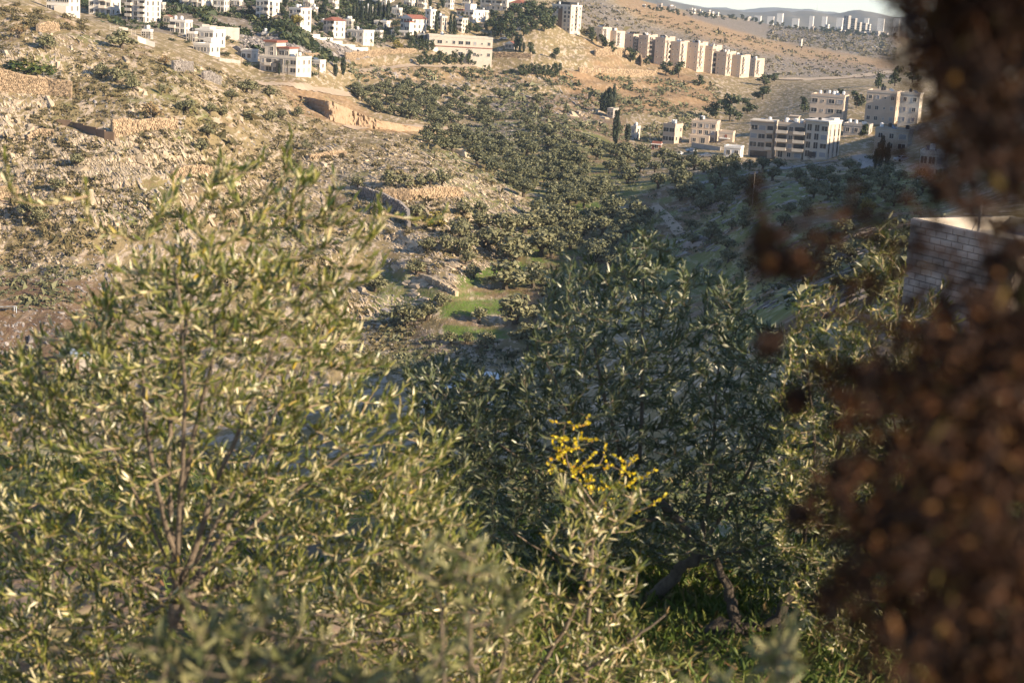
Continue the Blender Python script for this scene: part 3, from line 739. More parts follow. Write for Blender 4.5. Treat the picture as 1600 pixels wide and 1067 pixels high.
B('apartment_building', 1377, 195, 52, 48, 14, 8, 'plain tan stone block with an arched entrance, half behind the brown twigs', 'tan', 3, 4, 2, cat='apartment block', tanks=2, y0=420., wkind=['n', 'n', 's', 'n'])
B('apartment_building', 1420, 196, 34, 46, 14, 8, 'tan block with a sunlit upper floor behind the brown twigs', 'cream', 3, 2, 2, cat='apartment block', tanks=1, y0=420.)
B('house', 1395, 237, 58, 30, 13, 8, 'wide low tan house with white parapet below the plain stone block', 'tan', 2, 3, 2, tanks=3, wkind=['n', 'n', 'w'], y0=300.)
B('house', 1340, 212, 44, 14, 10, 8, 'low grey terrace house behind the stone block with white cornice', 'concrete', 1, 3, 1, tanks=2, y0=420.)
B('house', 1456, 281, 42, 38, 12, 8, 'white house seen in the gaps of the brown cypress branches', 'white', 2, 3, 2, tanks=1, y0=250.)
B('shed', 1146, 246, 30, 13, 8, 10, 'white corrugated shed with an open dark front beside the cream blocks', 'tank_w', 1, 2, 1, tanks=0, solar=0, cat='shed', y0=300.)
B('kiosk', 1026, 234, 15, 8, 4, 6, 'small red stall with a white roof near the parked cars', 'tile', 1, 1, 1, tanks=0, solar=0, cat='stall', parts=[('awning', (-.6, .6, -.4, 1.1, 1.0, 1.12), 'tank_w')], y0=300.)
B('hut', 1251, 72, 5, 9, 4, 20, 'lone pale hut standing on the dark rocky slope', 'cream', 1, 1, 1, tanks=0, solar=0, cat='hut', y0=1400.)

# town along the skyline
def town(u, v, w_, h_, lab, mat='white', fl=4, cols=3, turn=20, d=None, group='far town on the skyline', name='town_building'):
    return building(name, u, v, w_, h_, 15 if w_ < 14 else 22, turn, lab, mat, fl, cols, 2, group=group, cat='building', tanks=0, solar=0, y0=1500., sink=30., wkind='w', sh=.1, seed=3)
T = [(1022, 4, 26, 9, 'pale long building at the left end of the skyline town'), (1056, 7, 14, 8, 'bright white house on the skyline left of the skyline tower'), (1080, 8, 12, 6, 'small white building next to the skyline tower'),
     (1097, 10, 13, 14, 'grey tower with bright right side at the top edge'), (1112, 15, 12, 9, 'pale house beneath trees right of the grey tower'), (1112, 24, 7, 5, 'bright white cube house below the skyline trees'),
     (1121, 24, 5, 4, 'tiny white house below the skyline trees'), (1137, 24, 14, 18, 'pointed grey building among skyline trees'), (1172, 31, 11, 15, 'pale block with a stepped top at the skyline'), (1182, 31, 8, 11, 'bright block right beside the pale stepped block'),
     (1204, 32, 6, 6, 'small white building where the bare slope meets the town'), (1232, 36, 6, 4, 'tiny pale house left of the dark slab tower'), (1265, 41, 15, 15, 'dark blue-grey slab tower'), (1274, 42, 8, 5, 'white house under the dark slab tower'), (1283, 45, 9, 7, 'pale cube house right of the dark slab tower'),
     (1292, 47, 7, 8, 'bright white cube house with trees in front'), (1297, 45, 6, 15, 'thin pale tower with a flat cap'), (1303, 48, 8, 5, 'low white house at the foot of the thin tower'), (1322, 50, 11, 24, 'wide grey tower, tallest on the skyline'), (1333, 50, 9, 20, 'grey tower stepping down from the tallest one'),
     (1341, 50, 9, 14, 'bright white tower slab right of the grey towers'), (1325, 50, 5, 5, 'small bright cube at the foot of the tallest tower'), (1350, 52, 8, 15, 'grey tower with a sunlit right edge'), (1357, 53, 5, 14, 'narrow sunlit tower at the right of the tower group'), (1370, 54, 10, 5, 'low bluish hall right of the towers'),
     (1380, 52, 6, 13, 'slim white tower standing alone'), (1385, 56, 6, 4, 'white low house under the slim white tower'), (1392, 54, 4, 8, 'thin pale tower near the brown twigs'), (1397, 55, 4, 7, 'second thin pale tower near the brown twigs')]
for u, v, w_, h_, lab in T:
    town(u, v + 1, w_, h_, lab, 'concrete' if ('grey' in lab or 'dark' in lab or 'bluish' in lab) else 'white', max(1, int(h_ / 3)), max(1, int(w_ / 4)))
r_ = random.Random(5)
ORDW = 'first second third fourth fifth sixth seventh eighth ninth tenth eleventh twelfth thirteenth fourteenth'.split()
for k_, u in enumerate(np.linspace(1420, 1590, 12)):
    town(u, 58 + (u - 1400) * .05, r_.uniform(5, 11), r_.uniform(5, 13), f'pale skyline building behind the brown twigs, {ORDW[k_]} from left', 'white', 3, 2, group='skyline buildings behind the brown twigs')
us_ = np.sort(np.random.default_rng(12).uniform(1005, 1400, 34))
for k, u in enumerate(us_):
    vv_ = np.interp(u, [1000, 1150, 1200, 1300, 1400], [9, 27, 34, 49, 57]) + r_.uniform(-1, 4)
    row_, pos_ = divmod(k, 12)
    town(u, vv_, r_.uniform(4, 9), r_.uniform(3, 6), f'low pale house of the skyline town, {["first","second","third","fourth","fifth","sixth","seventh","eighth","ninth","tenth","eleventh","twelfth"][pos_]} in the {["left","middle","right"][row_]} stretch', r_.choice(['white', 'white', 'concrete', 'tan']), 1, 2, r_.uniform(5, 30))
for k in range(14):
    u = 1180 + k * 22 + r_.uniform(-6, 6)
    g = P3(u, 22 + (u - 1180) * .03 + r_.uniform(0, 9) + (4 if u < 1300 else 6), 4000.)
    o = MB(); w_ = r_.uniform(9, 20); o.box(-w_ / 2, w_ / 2, 0, 12, -40, r_.uniform(7, 14))
    q = o.build('distant_house', [M['white']]); q.location = g; q.rotation_euler = (0, 0, R(-20))
    tag(q, f'tiny pale house on the far blue hill, {ORDW[k]} from left', 'house', 'tiny houses on the far hill')
def mast(u, v, hpx, d, lab):
    g = P3(u, v, d); h = hpx * d / FPX
    b = MB(); r0 = h * .012
    for a in range(3):
        an = a * 2.094; b.tube([[math.cos(an) * r0 * 3, math.sin(an) * r0 * 3, -20], [0, 0, h]], [r0, r0 * .5], 4)
    for k in range(6):
        b.cyl((0, 0, h * k / 6), r0 * 3.4 * (1 - k / 6.5), r0, 3)
    q = b.build('radio_mast', [M['metal']]); q.location = g
    tag(q, lab, 'mast')
mast(1276, 20, 13, 4600, 'thin lattice radio mast on the far hill, the taller one')
mast(1272, 21, 8, 4600, 'shorter radio mast beside the taller one on the far hill')
mast(1341, 18, 6, 4600, 'stub mast on the flat top of the far hill')

# ------------------------------------------------------------ walls and fences
def stone_wall(name, pix, hm, label, mat='stone_w', size=.55, group=None, cat='stone wall', y0=60., thick=.7, stones=True, top_even=True, seed=1, lean=.25):
    """dry stone terrace wall: a core and courses of proud, uneven stones on the side that is seen"""
    uv = np.array(pix, float)
    c = hit(uv[:, 0], uv[:, 1], y0)
    seg = np.linalg.norm(np.diff(c[:, :2], axis=0), axis=1); L = np.concatenate([[0], np.cumsum(seg)])
    n = max(4, int(L[-1] / size)); s = np.linspace(0, L[-1], n + 1)
    x = np.interp(s, L, c[:, 0]); y = np.interp(s, L, c[:, 1])
    z0 = gh(x, y) - .8
    hh = np.interp(s, L, np.broadcast_to(np.asarray(hm, float), (len(uv),)))
    zb = np.interp(s, L, c[:, 2])
    zt = zb + hh * (.8 + .25 * vnoise(s * .25, s * 0, int(uv[0, 0]) & 63))
    rr = np.random.default_rng(int(pix[0][0] * 7 + pix[0][1]))
    T = np.gradient(np.stack([x, y], 1), axis=0); T /= np.linalg.norm(T, axis=1)[:, None]
    Nn = np.stack([T[:, 1], -T[:, 0]], 1)     # right-hand side when walking the line: towards the viewer for lines drawn left to right
    mid = len(x) // 2
    root = empty(name, (x[mid], y[mid], zb[mid]), 0, label, cat, group)
    o0 = np.array([x[mid], y[mid], zb[mid]])
    q = np.stack([x, y], 1)
    f0, f1 = q + Nn * lean, q; b0 = q - Nn * thick
    V = np.concatenate([np.c_[f0, z0], np.c_[f1, zt], np.c_[b0, zt], np.c_[b0, z0]]) - o0
    i = np.arange(n); k = n + 1
    F = np.concatenate([np.stack([i + a * k, i + 1 + a * k, i + 1 + bb * k, i + bb * k], 1) for a, bb in ((0, 1), (1, 2), (2, 3))])
    F = np.concatenate([F, [[0, k, 2 * k, 3 * k], [n, n + 3 * k, n + 2 * k, n + k]]])
    link('core', mesh_np('core', V, [F]), M[mat], root)
    if stones:
        b = MB()
        zmin = min(zb.min(), z0.min() + .8)
        rows = int(max(hh) / (size * .7)) + 1
        for rix in range(rows + 2):
            off = rr.random()
            for j in range(n):
                t = (j + off) % n; a = int(t); fr = t - a
                px, py = x[a] * (1 - fr) + x[a + 1] * fr, y[a] * (1 - fr) + y[a + 1] * fr
                zz0 = gh(px, py); ztop = zt[a] * (1 - fr) + zt[a + 1] * fr
                zc = zz0 - .2 + rix * size * .7
                if zc > ztop + rr.uniform(-.45, .3): continue
                fz = (zc - zz0) / max(.3, ztop - zz0)
                nx, ny = Nn[a]; tx, ty = T[a]
                w_ = size * rr.uniform(.38, .56); hz = size * rr.uniform(.26, .38); d = rr.uniform(.03, .34)
                base = lean * max(0, 1 - fz)
                P = []
                for dz in (-hz, hz):
                    for (ss, dd) in ((-w_, -.2), (w_, -.2), (w_ * rr.uniform(.7, 1), d), (-w_ * rr.uniform(.7, 1), d)):
                        P.append([px + tx * ss + nx * (base + dd), py + ty * ss + ny * (base + dd), zc + dz * rr.uniform(.75, 1.05)])
                b.add(np.array(P) - o0, BOXF)
        tag(b.build('stones', [M[mat]], root), kind='stuff')
    return root
SW = stone_wall
SW('stone_wall', [(-15, 146), (0, 142), (40, 146), (75, 148), (112, 153)], [6.5, 6, 5, 4.5, 4], 'tall golden terrace wall under the wire fence and dark shrub at upper left', y0=250.)
SW('stone_wall', [(176, 217), (200, 210), (222, 206), (250, 202), (277, 201)], [5, 3.6, 3, 2.8, 2.4], 'golden stone wall whose left end meets a dark stepped wall', y0=250.)
SW('stone_wall', [(598, 312), (640, 314), (690, 310), (722, 308)], [2.6, 3.2, 3.1, 3], 'long golden stone wall holding an olive terrace beside the valley', y0=250.)
SW('stone_wall', [(560, 305), (592, 316), (622, 334), (635, 347), (637, 359)], [2.2, 2.6, 3, 3, 2.2], 'curved shaded stone wall bending down below the olive terrace', 'rock2', y0=250.)
SW('stone_wall', [(-10, 312), (10, 311), (28, 310)], [3.4, 3.2, 3], 'short golden wall cut by the left edge of the picture', y0=230.)
SW('stone_wall', [(270, 277), (292, 272), (318, 270), (336, 274)], [1.5, 2, 2, 1.2], 'low orange terrace wall behind the tips of the olive shoots', y0=250.)
SW('stone_wall', [(484, 250), (510, 245), (541, 243)], [1.4, 1.6, 1.4], 'low wall with pale rocks right of the tall olive shoot', y0=250.)
SW('stone_wall', [(43, 221), (62, 213), (84, 211)], [1.5, 1.8, 1.4], 'small curved terrace wall below the dark stepped wall', y0=250.)
SW('stone_heap', [(271, 110), (284, 112), (301, 112)], [2.6, 3, 3], 'round watchtower ruin of dark stones on the hillside', 'rock2', cat='stone heap', y0=250.)
SW('stone_heap', [(318, 124), (332, 128), (345, 131)], [2.6, 3, 2.5], 'crumbling dark stone bank right of the round ruin', 'rock2', cat='stone heap', y0=250.)
SW('stone_wall', [(60, 50), (75, 48), (92, 48)], [2.2, 2.4, 2], 'golden rock bank under the bushy crest at top left', y0=250.)
SW('stone_wall', [(540, 94), (580, 89), (620, 84), (650, 82)], [3.4, 3, 2.6, 2], 'sunlit boundary wall running below the palm trees', y0=450.)
SW('stone_wall', [(440, 97), (470, 94), (500, 91)], [2.6, 2.6, 2.2], 'pale boundary wall on the right of the villa complex', y0=450.)
SW('stone_wall', [(930, 88), (960, 86), (1000, 97), (1002, 104)], [4, 5, 5, 3], 'upper sunlit terrace wall in front of the slab blocks', size=.9, y0=600.)
SW('stone_wall', [(905, 113), (960, 115), (1026, 117)], [2.4, 2.6, 2.6], 'long low terrace wall on top of the tipped earth slope', size=.9, y0=600.)
SW('stone_wall', [(766, 90), (800, 90), (830, 93)], [2.6, 3, 3], 'short sunlit bank wall right of the long school', size=.8, y0=600.)
SW('stone_wall', [(655, 435), (685, 447), (712, 463)], [1.0, 1.4, 1.0], 'tumbled stone wall beside the green strip of the valley', 'rock', y0=200.)
SW('stone_wall', [(1060, 332), (1090, 327), (1130, 323)], [1.0, 1.2, 1.0], 'low rubble wall in the shaded olive field', 'rock2', y0=200.)

def plain_wall(name, pix, tops, label, mat, cat='wall', y0=60., thick=.4, joints=0, cap=None):
    uv = np.array(pix, float); c = hit(uv[:, 0], uv[:, 1], y0)
    sc = c[:, 1] / FPX; zt = c[:, 2] + np.asarray(tops, float) * sc
    root = empty(name, tuple(c[0]), 0, label, cat)
    T = np.gradient(c[:, :2], axis=0); T /= np.linalg.norm(T, axis=1)[:, None]; Nn = np.stack([T[:, 1], -T[:, 0]], 1)
    for i in range(len(c) - 1):
        b = MB()
        a, e = c[i], c[i + 1]
        nn = Nn[i]
        z1 = (zt[i] + zt[i + 1]) / 2 if cap == 'step' else None
        P = []
        for q, zz in ((a, z1 or zt[i]), (e, z1 or zt[i + 1])):
            for k in (0, -thick):
                P += [[q[0] + nn[0] * k, q[1] + nn[1] * k, q[2] - 2.5], [q[0] + nn[0] * k, q[1] + nn[1] * k, zz]]
        P = np.array(P) - c[0]
        b.add(P, [[0, 4, 5, 1], [4, 6, 7, 5], [6, 2, 3, 7], [2, 0, 1, 3], [1, 5, 7, 3], [0, 2, 6, 4]])
        b.build('panel', [M[mat]], root)
    return root
plain_wall('retaining_wall', [(315, 56), (327, 58), (339, 60), (351, 61), (363, 62), (374, 64)], [18, 18, 18, 18, 18, 19], 'tall pale concrete retaining wall with upright joints behind the modern house', 'concrete', y0=450., cap='step')
plain_wall('stepped_wall', [(88, 192), (110, 198), (130, 205), (150, 213), (163, 219), (178, 224)], [7, 8, 10, 12, 14, 16], 'dark brown stepped wall running downhill to the golden stone wall', 'brownwall', y0=250., cap='step')
plain_wall('boundary_wall', [(483, 57), (500, 62), (520, 67), (535, 72), (555, 80), (575, 84)], [5, 5, 5, 5, 7, 7], 'long white stepped boundary wall above the dark rocky slope', 'white', y0=450., cap='step')
plain_wall('roadside_wall', [(343, 96), (358, 98), (376, 100)], [5, 5, 5], 'short whitish wall left of the small plain white house', 'concrete', y0=400.)
plain_wall('yard_wall', [(1080, 230), (1100, 233), (1125, 236)], [7, 7, 6], 'pale yard wall in front of the tan house with dark openings', 'concrete', y0=300.)
plain_wall('sheep_pen_wall', [(215, 66), (228, 70), (242, 74)], [9, 8, 7], 'bright low enclosure wall right of the round hillside tree', 'white', y0=300.)
def fence(name, pix, hpx, label, y0, step, mat='metal', n_r=3):
    uv = np.array(pix, float); c = hit(uv[:, 0], uv[:, 1], y0); sc = c[:, 1] / FPX
    root = empty(name, tuple(c[0]), 0, label, 'fence')
    L = np.concatenate([[0], np.cumsum(np.linalg.norm(np.diff(c, axis=0), axis=1))]); n = int(L[-1] / step)
    s = np.linspace(0, L[-1], n + 1); q = np.stack([np.interp(s, L, c[:, k]) for k in range(3)], 1); h = hpx * sc.mean()
    hp = small('post', lambda b: b.box(-.06, .06, -.06, .06, -.8, h), [M[mat]])
    for p_ in q:
        o = link('post', hp, (), root); o.location = p_ - c[0]
    b = MB()
    for k in range(n_r):
        b.tube(q - c[0] + np.array([0, 0, h * (k + .6) / n_r]), .035, 4)
    m_ = int(L[-1] / .35); s2 = np.linspace(0, L[-1], m_)
    for k in range(m_):
        p_ = np.array([np.interp(s2[k], L, c[:, j]) for j in range(3)]) - c[0]
        b.tube([p_ + [0, 0, .1], p_ + [0, 0, h * .97]], .02, 3)
    tag(b.build('wire_mesh', [M[mat]], root), kind='stuff')
fence('wire_fence', [(0, 120), (40, 121), (78, 127), (95, 123)], 12, 'grey wire fence standing on the tall golden terrace wall', 250., 2.6)
fence('post_fence', [(172, 48), (186, 52), (200, 53), (212, 57)], 9, 'row of pale posts on the crest behind the round hillside tree', 300., 1.5, 'frame', 1)
# utility pole
def pole(u, v, hpx, lab, y0=60., cross=True):
    g = hit1(u, v, y0); h = hpx * g[1] / FPX
    root = empty('utility_pole', tuple(g), 0, lab, 'utility pole')
    b = MB(); b.tube([[0, 0, -1], [0, 0, h]], [.07, .045], 7); b.build('pole', [M['concrete']], root)
    if cross:
        b = MB(); b.box(-.9, .9, -.06, .06, h - .7, h - .58); b.build('crossarm', [M['metal']], root)
pole(1175, 322, 54, 'pale utility pole on the shaded right slope', 150., False)
pole(236, 192, 44, 'thin pale pole beside the brown hillside tree', 250., False)
pole(500, 91, 18, 'thin pole on the dark rocky slope by the pale boundary wall', 450.)
pole(1230, 188, 22, 'pole on the track above the cream blocks', 420.)

# quarry cut: a raw vertical face with broken relief
def quarry():
    up = np.array([(466, 149), (490, 152), (520, 156), (545, 166), (565, 176), (590, 186), (640, 196), (700, 203), (724, 205)], float)
    lo = np.array([(466, 152), (490, 172), (520, 191), (545, 196), (565, 200), (590, 203), (640, 206), (700, 211), (724, 209)], float)
    n, k = 120, 16
    t = np.linspace(0, len(up) - 1, n); ii = np.arange(len(up))
    ul = np.stack([np.interp(t, ii, up[:, j]) for j in (0, 1)], 1); ll = np.stack([np.interp(t, ii, lo[:, j]) for j in (0, 1)], 1)
    bot = hit(ll[:, 0], ll[:, 1], 300.)
    for _ in range(8): bot[1:-1] = (bot[:-2] + bot[1:-1] + bot[2:]) / 3
    hh = (ll[:, 1] - ul[:, 1]) * bot[:, 1] / FPX * .85
    V = []
    for a in range(k):
        f = a / (k - 1)
        jit = (fbm(t * 7, t * 0 + f * 5, 3, 3) - .5) * 2.4 + (np.abs(vnoise(t * 9, f * 1.2 + t * 0, 12) - .5)) * 2.0
        V.append(np.stack([bot[:, 0] - .1 * f * hh, bot[:, 1] + .35 * f * hh + jit, bot[:, 2] - .8 + (hh + .8) * f], 1))
    back = V[-1] + np.array([0, 9, -2.0]); V.append(back)
    V = np.array(V); i = np.arange((k + 1) * n).reshape(k + 1, n)
    Fq = np.stack([i[:-1, :-1], i[:-1, 1:], i[1:, 1:], i[1:, :-1]], -1).reshape(-1, 4)
    tag(link('quarry_face', mesh_np('quarry_face', V.reshape(-1, 3), [Fq]), M['quarry']), 'raw cut quarry face of pale orange rock across the hillside', 'rock face')
M['quarry'] = plain_mat('fresh cut rock', (.38, .285, .195), (.26, .185, .12), .5, .95, bump=.9, bscale=1.6)
quarry()
# ------------------------------------------------------------ trees of the hillsides and the valley
def crown_np(lobes, n, size, rg, flat=.0, up=.25):
    """leaf clumps (bent quads) spread through ellipsoid lobes, denser at the skin, with gaps"""
    lob = np.array(lobes, float)             # cx cy cz rx ry rz
    vol = (lob[:, 3] * lob[:, 4] * lob[:, 5]) ** .7
    li = rg.choice(len(lob), n, p=vol / vol.sum())
    d = rg.normal(size=(n, 3)); d /= np.linalg.norm(d, axis=1)[:, None]
    rad = rg.random(n) ** .38
    c = lob[li, :3] + d * rad[:, None] * lob[li, 3:]
    nrm = d + rg.normal(size=(n, 3)) * .55 + np.array([0, 0, up]); nrm /= np.linalg.norm(nrm, axis=1)[:, None]
    a = np.cross(nrm, rg.normal(size=(n, 3))); a /= np.linalg.norm(a, axis=1)[:, None] + 1e-9
    b = np.cross(nrm, a)
    s = size * rg.uniform(.55, 1.25, n)[:, None]; e = rg.uniform(.45, .9, n)[:, None]
    V = np.stack([c - a * s * .5 - b * s * e * .18, c + b * s * e * -.5 + nrm * s * .12, c + a * s * .5 + b * s * e * .1, c + b * s * e * .5 - nrm * s * .1], 1)
    i = np.arange(n)[:, None] * 4
    F = np.concatenate([i + np.array([[0, 1, 2]]), i + np.array([[0, 2, 3]])])
    return V.reshape(-1, 3), F
def tree_meshes(kind, seed):
    rg = np.random.default_rng(seed); rr = random.Random(seed)
    t = MB()
    if kind in ('olive', 'bare'):
        n = rr.randint(6, 9); lob = []
        fork = .24
        t.tube([[0, 0, -.12], [.01, .01, .08], [rr.uniform(-.05, .05), 0, fork]], [.09, .065, .055], 6)
        for k in range(n):
            an = 2 * math.pi * k / n + rr.uniform(-.4, .4); rd = rr.uniform(.16, .36); zz = rr.uniform(.40, .74) - rd * .35
            p_ = (math.cos(an) * rd, math.sin(an) * rd, zz)
            s = rr.uniform(.15, .25)
            lob.append((*p_, s, s, s * rr.uniform(.65, .85)))
            t.tube([[0, 0, fork - .03], [p_[0] * .5, p_[1] * .5, fork + (zz - fork) * .35], [p_[0], p_[1], zz]], [.038, .026, .012], 4)
        lob.append((rr.uniform(-.08, .08), rr.uniform(-.08, .08), .68, .26, .26, .2))
        V, F = crown_np(lob, 620 if kind == 'olive' else 120, .115, rg)
    elif kind == 'pine':
        n = rr.randint(10, 14); lob = []
        t.tube([[0, 0, -.1], [rr.uniform(-.03, .03), 0, .3], [rr.uniform(-.06, .06), 0, .8]], [.04, .03, .015], 5)
        for k in range(n):
            an = rr.uniform(0, 6.28); zz = .2 + .72 * (k + rr.random()) / n; rd = rr.uniform(.05, .34) * (1.25 - zz * .6)
            s = rr.uniform(.13, .22); lob.append((math.cos(an) * rd, math.sin(an) * rd, zz, s * 1.15, s * 1.15, s * .75))
            t.tube([[0, 0, zz * .8], [math.cos(an) * rd, math.sin(an) * rd, zz]], [.016, .006], 4)
        V, F = crown_np(lob, 620, .115, rg)
    elif kind == 'cypress':
        t.tube([[0, 0, -.06], [0, 0, .95]], [.025, .005], 5)
        lob = [(rr.uniform(-.012, .012), rr.uniform(-.012, .012), .06 + .115 * k, .46 * math.sin(.5 + 2.4 * (1 - k / 8.2)) * rr.uniform(.85, 1.08) + .03,) * 1 for k in range(9)]
        lob = [(a, b, c, r0, r0, .10) for a, b, c, r0 in lob]
        V, F = crown_np(lob, 420, .20, rg, up=.5)
    elif kind == 'shrub':
        n = rr.randint(4, 7)
        lob = [(math.cos(k * 1.3) * .25, math.sin(k * 1.3) * .25, rr.uniform(.2, .42), rr.uniform(.2, .32), rr.uniform(.2, .32), rr.uniform(.18, .3)) for k in range(n)]
        t.tube([[0, 0, -.1], [.02, 0, .3]], [.05, .02], 5)
        V, F = crown_np(lob, 240, .13, rg)
    elif kind == 'palm':
        t.tube([[0, 0, -.05], [.02, 0, .4], [0, .01, .8]], [.05, .04, .035], 6)
        v, f = [], []
        for k in range(22):
            an = k * 2.399; el = rr.uniform(-.5, 1.1); L = .34
            d = np.array([math.cos(an), math.sin(an), 0]); s = np.array([-math.sin(an), math.cos(an), 0]) * .035
            pts = [np.array([0, 0, .8]) + d * L * q * math.cos(el * .6) + np.array([0, 0, math.sin(el) * L * q - .22 * q * q]) for q in (0, .5, 1)]
            i = len(v); v += [pts[0], pts[1] - s, pts[1] + s, pts[2]]; f += [[i, i + 1, i + 2], [i + 1, i + 3, i + 2]]
        V, F = np.array(v), np.array(f)
    return t, V, F
PROTO = {}
def proto(kind, i, lm, bm='bark'):
    key = (kind, i, lm)
    if key not in PROTO:
        t, V, F = tree_meshes(kind, 100 * len(kind) + i)
        tm = t.build('tmp', [M[bm]]); me = tm.data; me.name = 'trunk'; bpy.data.objects.remove(tm)
        cm = mesh_np('crown', V, [F]); cm.materials.append(M[lm])
        PROTO[key] = (me, cm)
    return PROTO[key]
def plant(name, kind, g, w, h, label, cat, group=None, lm='olive_far', nvar=7, rr=random, crown='crown'):
    tm, cm = proto(kind, rr.randrange(nvar), lm)
    root = empty(name, (g[0], g[1], g[2] - .05), rr.uniform(0, 6.28), label, cat, group)
    s = (w * 1.12, w * rr.uniform(1.0, 1.25), h)
    for nm, me in (('trunk', tm), (crown, cm)):
        o = link(nm, me, (), root); o.scale = s
    return root
ORD = 'first second third fourth fifth sixth seventh eighth ninth tenth eleventh twelfth thirteenth fourteenth fifteenth sixteenth'.split()
def ordered(rows, label):
    """each plant of a group is told apart by its row (from the far side) and its place in that row"""
    rs = sorted(rows, key=lambda q: q[1]); n = len(rs)
    per = n if n <= 14 else max(5, int(math.ceil(n / math.ceil(n / 10))))
    out = []
    for a in range(0, n, per):
        band = sorted(rs[a:a + per], key=lambda q: q[0])
        for k, q in enumerate(band):
            w = f'{label}, {ORD[k]} from left' + ('' if n <= 14 else f' in {ORD[a // per]} row')
            out.append((q[0], q[1], q[2], q[3] if len(q) > 3 else None, w))
    return out
def plants(name, kind, rows, label, cat, group=None, lm='olive_far', asp=.9, y0=60., seed=1, nvar=7, big=1.0):
    """rows: (u, v of the foot, crown width in photo pixels[, height in pixels[, own label]])"""
    rr = random.Random(seed)
    if group and not label.endswith('.'):
        rows = ordered(rows, label)
    g = hit([q[0] for q in rows], [q[1] for q in rows], y0)
    for q, gg in zip(rows, g):
        sc = gg[1] / FPX * big
        h = (q[3] if len(q) > 3 and q[3] else q[2] * asp) * sc
        plant(name, kind, gg, q[2] * sc, h, q[4] if len(q) > 4 else label, cat, group, lm, nvar, rr)
def scatter(poly, n, seed, dmin, dens=None):
    rr = np.random.default_rng(seed); P = np.array(poly, float); lo, hi = P.min(0), P.max(0)
    out = []; tries = 0
    while len(out) < n and tries < 12000:
        tries += 1
        p_ = lo + rr.random(2) * (hi - lo)
        if not inpoly(p_[0], p_[1], poly): continue
        dm = dmin(p_) if callable(dmin) else dmin
        if all(abs(p_[0] - q[0]) / dm + abs(p_[1] - q[1]) / (dm * .45) > 1 for q in out):
            out.append(tuple(p_))
    return out

# the hillside olives one can point at
plants('olive_tree', 'olive', [
 (70, 78, 26, 24, 'small olive with bare trunk above the dark shrub and fence'), (190, 76, 38, 28, 'big round dark tree on the hillside below the white apartment blocks'),
 (158, 122, 22, 22, 'olive with leaning trunk, first of three in a row on the upper terrace'), (184, 130, 26, 24, 'spreading olive, middle of three in a row on the upper terrace'), (208, 143, 22, 27, 'upright olive, third in the row on the upper terrace'),
 (252, 149, 9, 18, 'thin small olive alone on the middle terrace'), (292, 178, 24, 22, 'small olive with dark trunk left of a pale rock patch'), (328, 180, 18, 20, 'small olive in front of the pale rock patch'), (347, 182, 14, 17, 'little olive right of the pale rock patch'),
 (362, 157, 20, 17, 'low spreading olive on the right end of the middle terrace'), (385, 146, 24, 21, 'dense olive near the quarry track'), (394, 147, 18, 20, 'olive touching a denser olive near the quarry track'), (421, 153, 16, 19, 'lone olive on the bank under the quarry track'),
 (425, 191, 12, 18, 'thin olive, left of three on the slope left of the quarry face'), (441, 187, 14, 15, 'round olive, middle of three on the slope left of the quarry face'), (464, 183, 18, 16, 'pale olive, right of three on the slope left of the quarry face'),
 (390, 190, 22, 16, 'shaded olive beside a rock terrace'), (478, 234, 12, 16, 'thin olive over the tall shoot of the near tree'), (325, 215, 22, 20, 'grey olive above the low orange wall'), (313, 237, 20, 20, 'leaning olive over the low orange wall'),
 (560, 298, 22, 22, 'olive at the left end of the walled terrace'), (611, 292, 30, 26, 'first big olive on the walled terrace'), (635, 294, 22, 22, 'second olive on the walled terrace'), (656, 291, 18, 20, 'third olive on the walled terrace'), (672, 293, 20, 24, 'fourth olive on the walled terrace'), (690, 291, 26, 26, 'rightmost big olive on the walled terrace'),
 (651, 345, 30, 26, 'dark olive left of the yellow-leaved tree'), (725, 340, 28, 24, 'olive right of the golden wall on the rocky slope'), (748, 340, 26, 26, 'second olive right of the golden wall on the rocky slope'), (719, 370, 28, 30, 'olive with clear trunk right of the yellow-leaved tree'),
 (733, 390, 22, 26, 'olive over the upper end of the green strip'), (728, 415, 24, 26, 'olive on the left edge of the green strip'), (740, 435, 22, 24, 'small olive left of the big valley olives'), 
 (650, 430, 26, 24, 'thin-crowned olive on the stony field'), (586, 455, 30, 28, 'olive behind the tip of a foreground shoot'), (704, 537, 22, 20, 'left one of two small dark-trunked olives'), (728, 537, 22, 20, 'right one of two small dark-trunked olives'), (636, 510, 46, 36, 'wide grey olive low on the stony field'),
 (45, 340, 34, 30, 'grey olive in the left field near the picture edge'), (88, 300, 26, 22, 'olive in the left field under the stepped wall'), (60, 350, 26, 24, 'smaller olive beside the grey one in the left field'), (120, 262, 22, 22, 'olive with a dark trunk in the left field'),
 (846, 362, 44, 34, 'broad olive crown at the valley mouth'), (820, 365, 42, 32, 'broad olive crown left of the valley mouth'),
], '', 'olive tree', None, 'olive_far', y0=180., seed=4, big=1.22)
plants('olive_tree', 'olive', [(764, 392, 46, 40, 'rounded olive at the top of the green strips, leftmost of the big crowns'), (790, 372, 54, 42, 'broad olive crown high above the green strips'), (806, 410, 60, 50, 'very broad olive crown just right of the green strips'), (790, 452, 58, 50, 'big leaning olive between two green strips'), (806, 506, 56, 50, 'big grey olive below the leaning one at the green strips'),
 (828, 545, 52, 44, 'olive crown touching the dark near tree, lowest by the green strips'), (832, 450, 50, 42, 'olive crown behind the left edge of the dark near tree'), (845, 400, 56, 44, 'olive crown above the left edge of the dark near tree'), (726, 402, 34, 32, 'olive with clear trunk on the left bank of the green strips'), (720, 378, 36, 32, 'olive on the rocky bank above the green strips')], '', 'olive tree', None, 'olive_far', y0=180., seed=14, big=1.15)
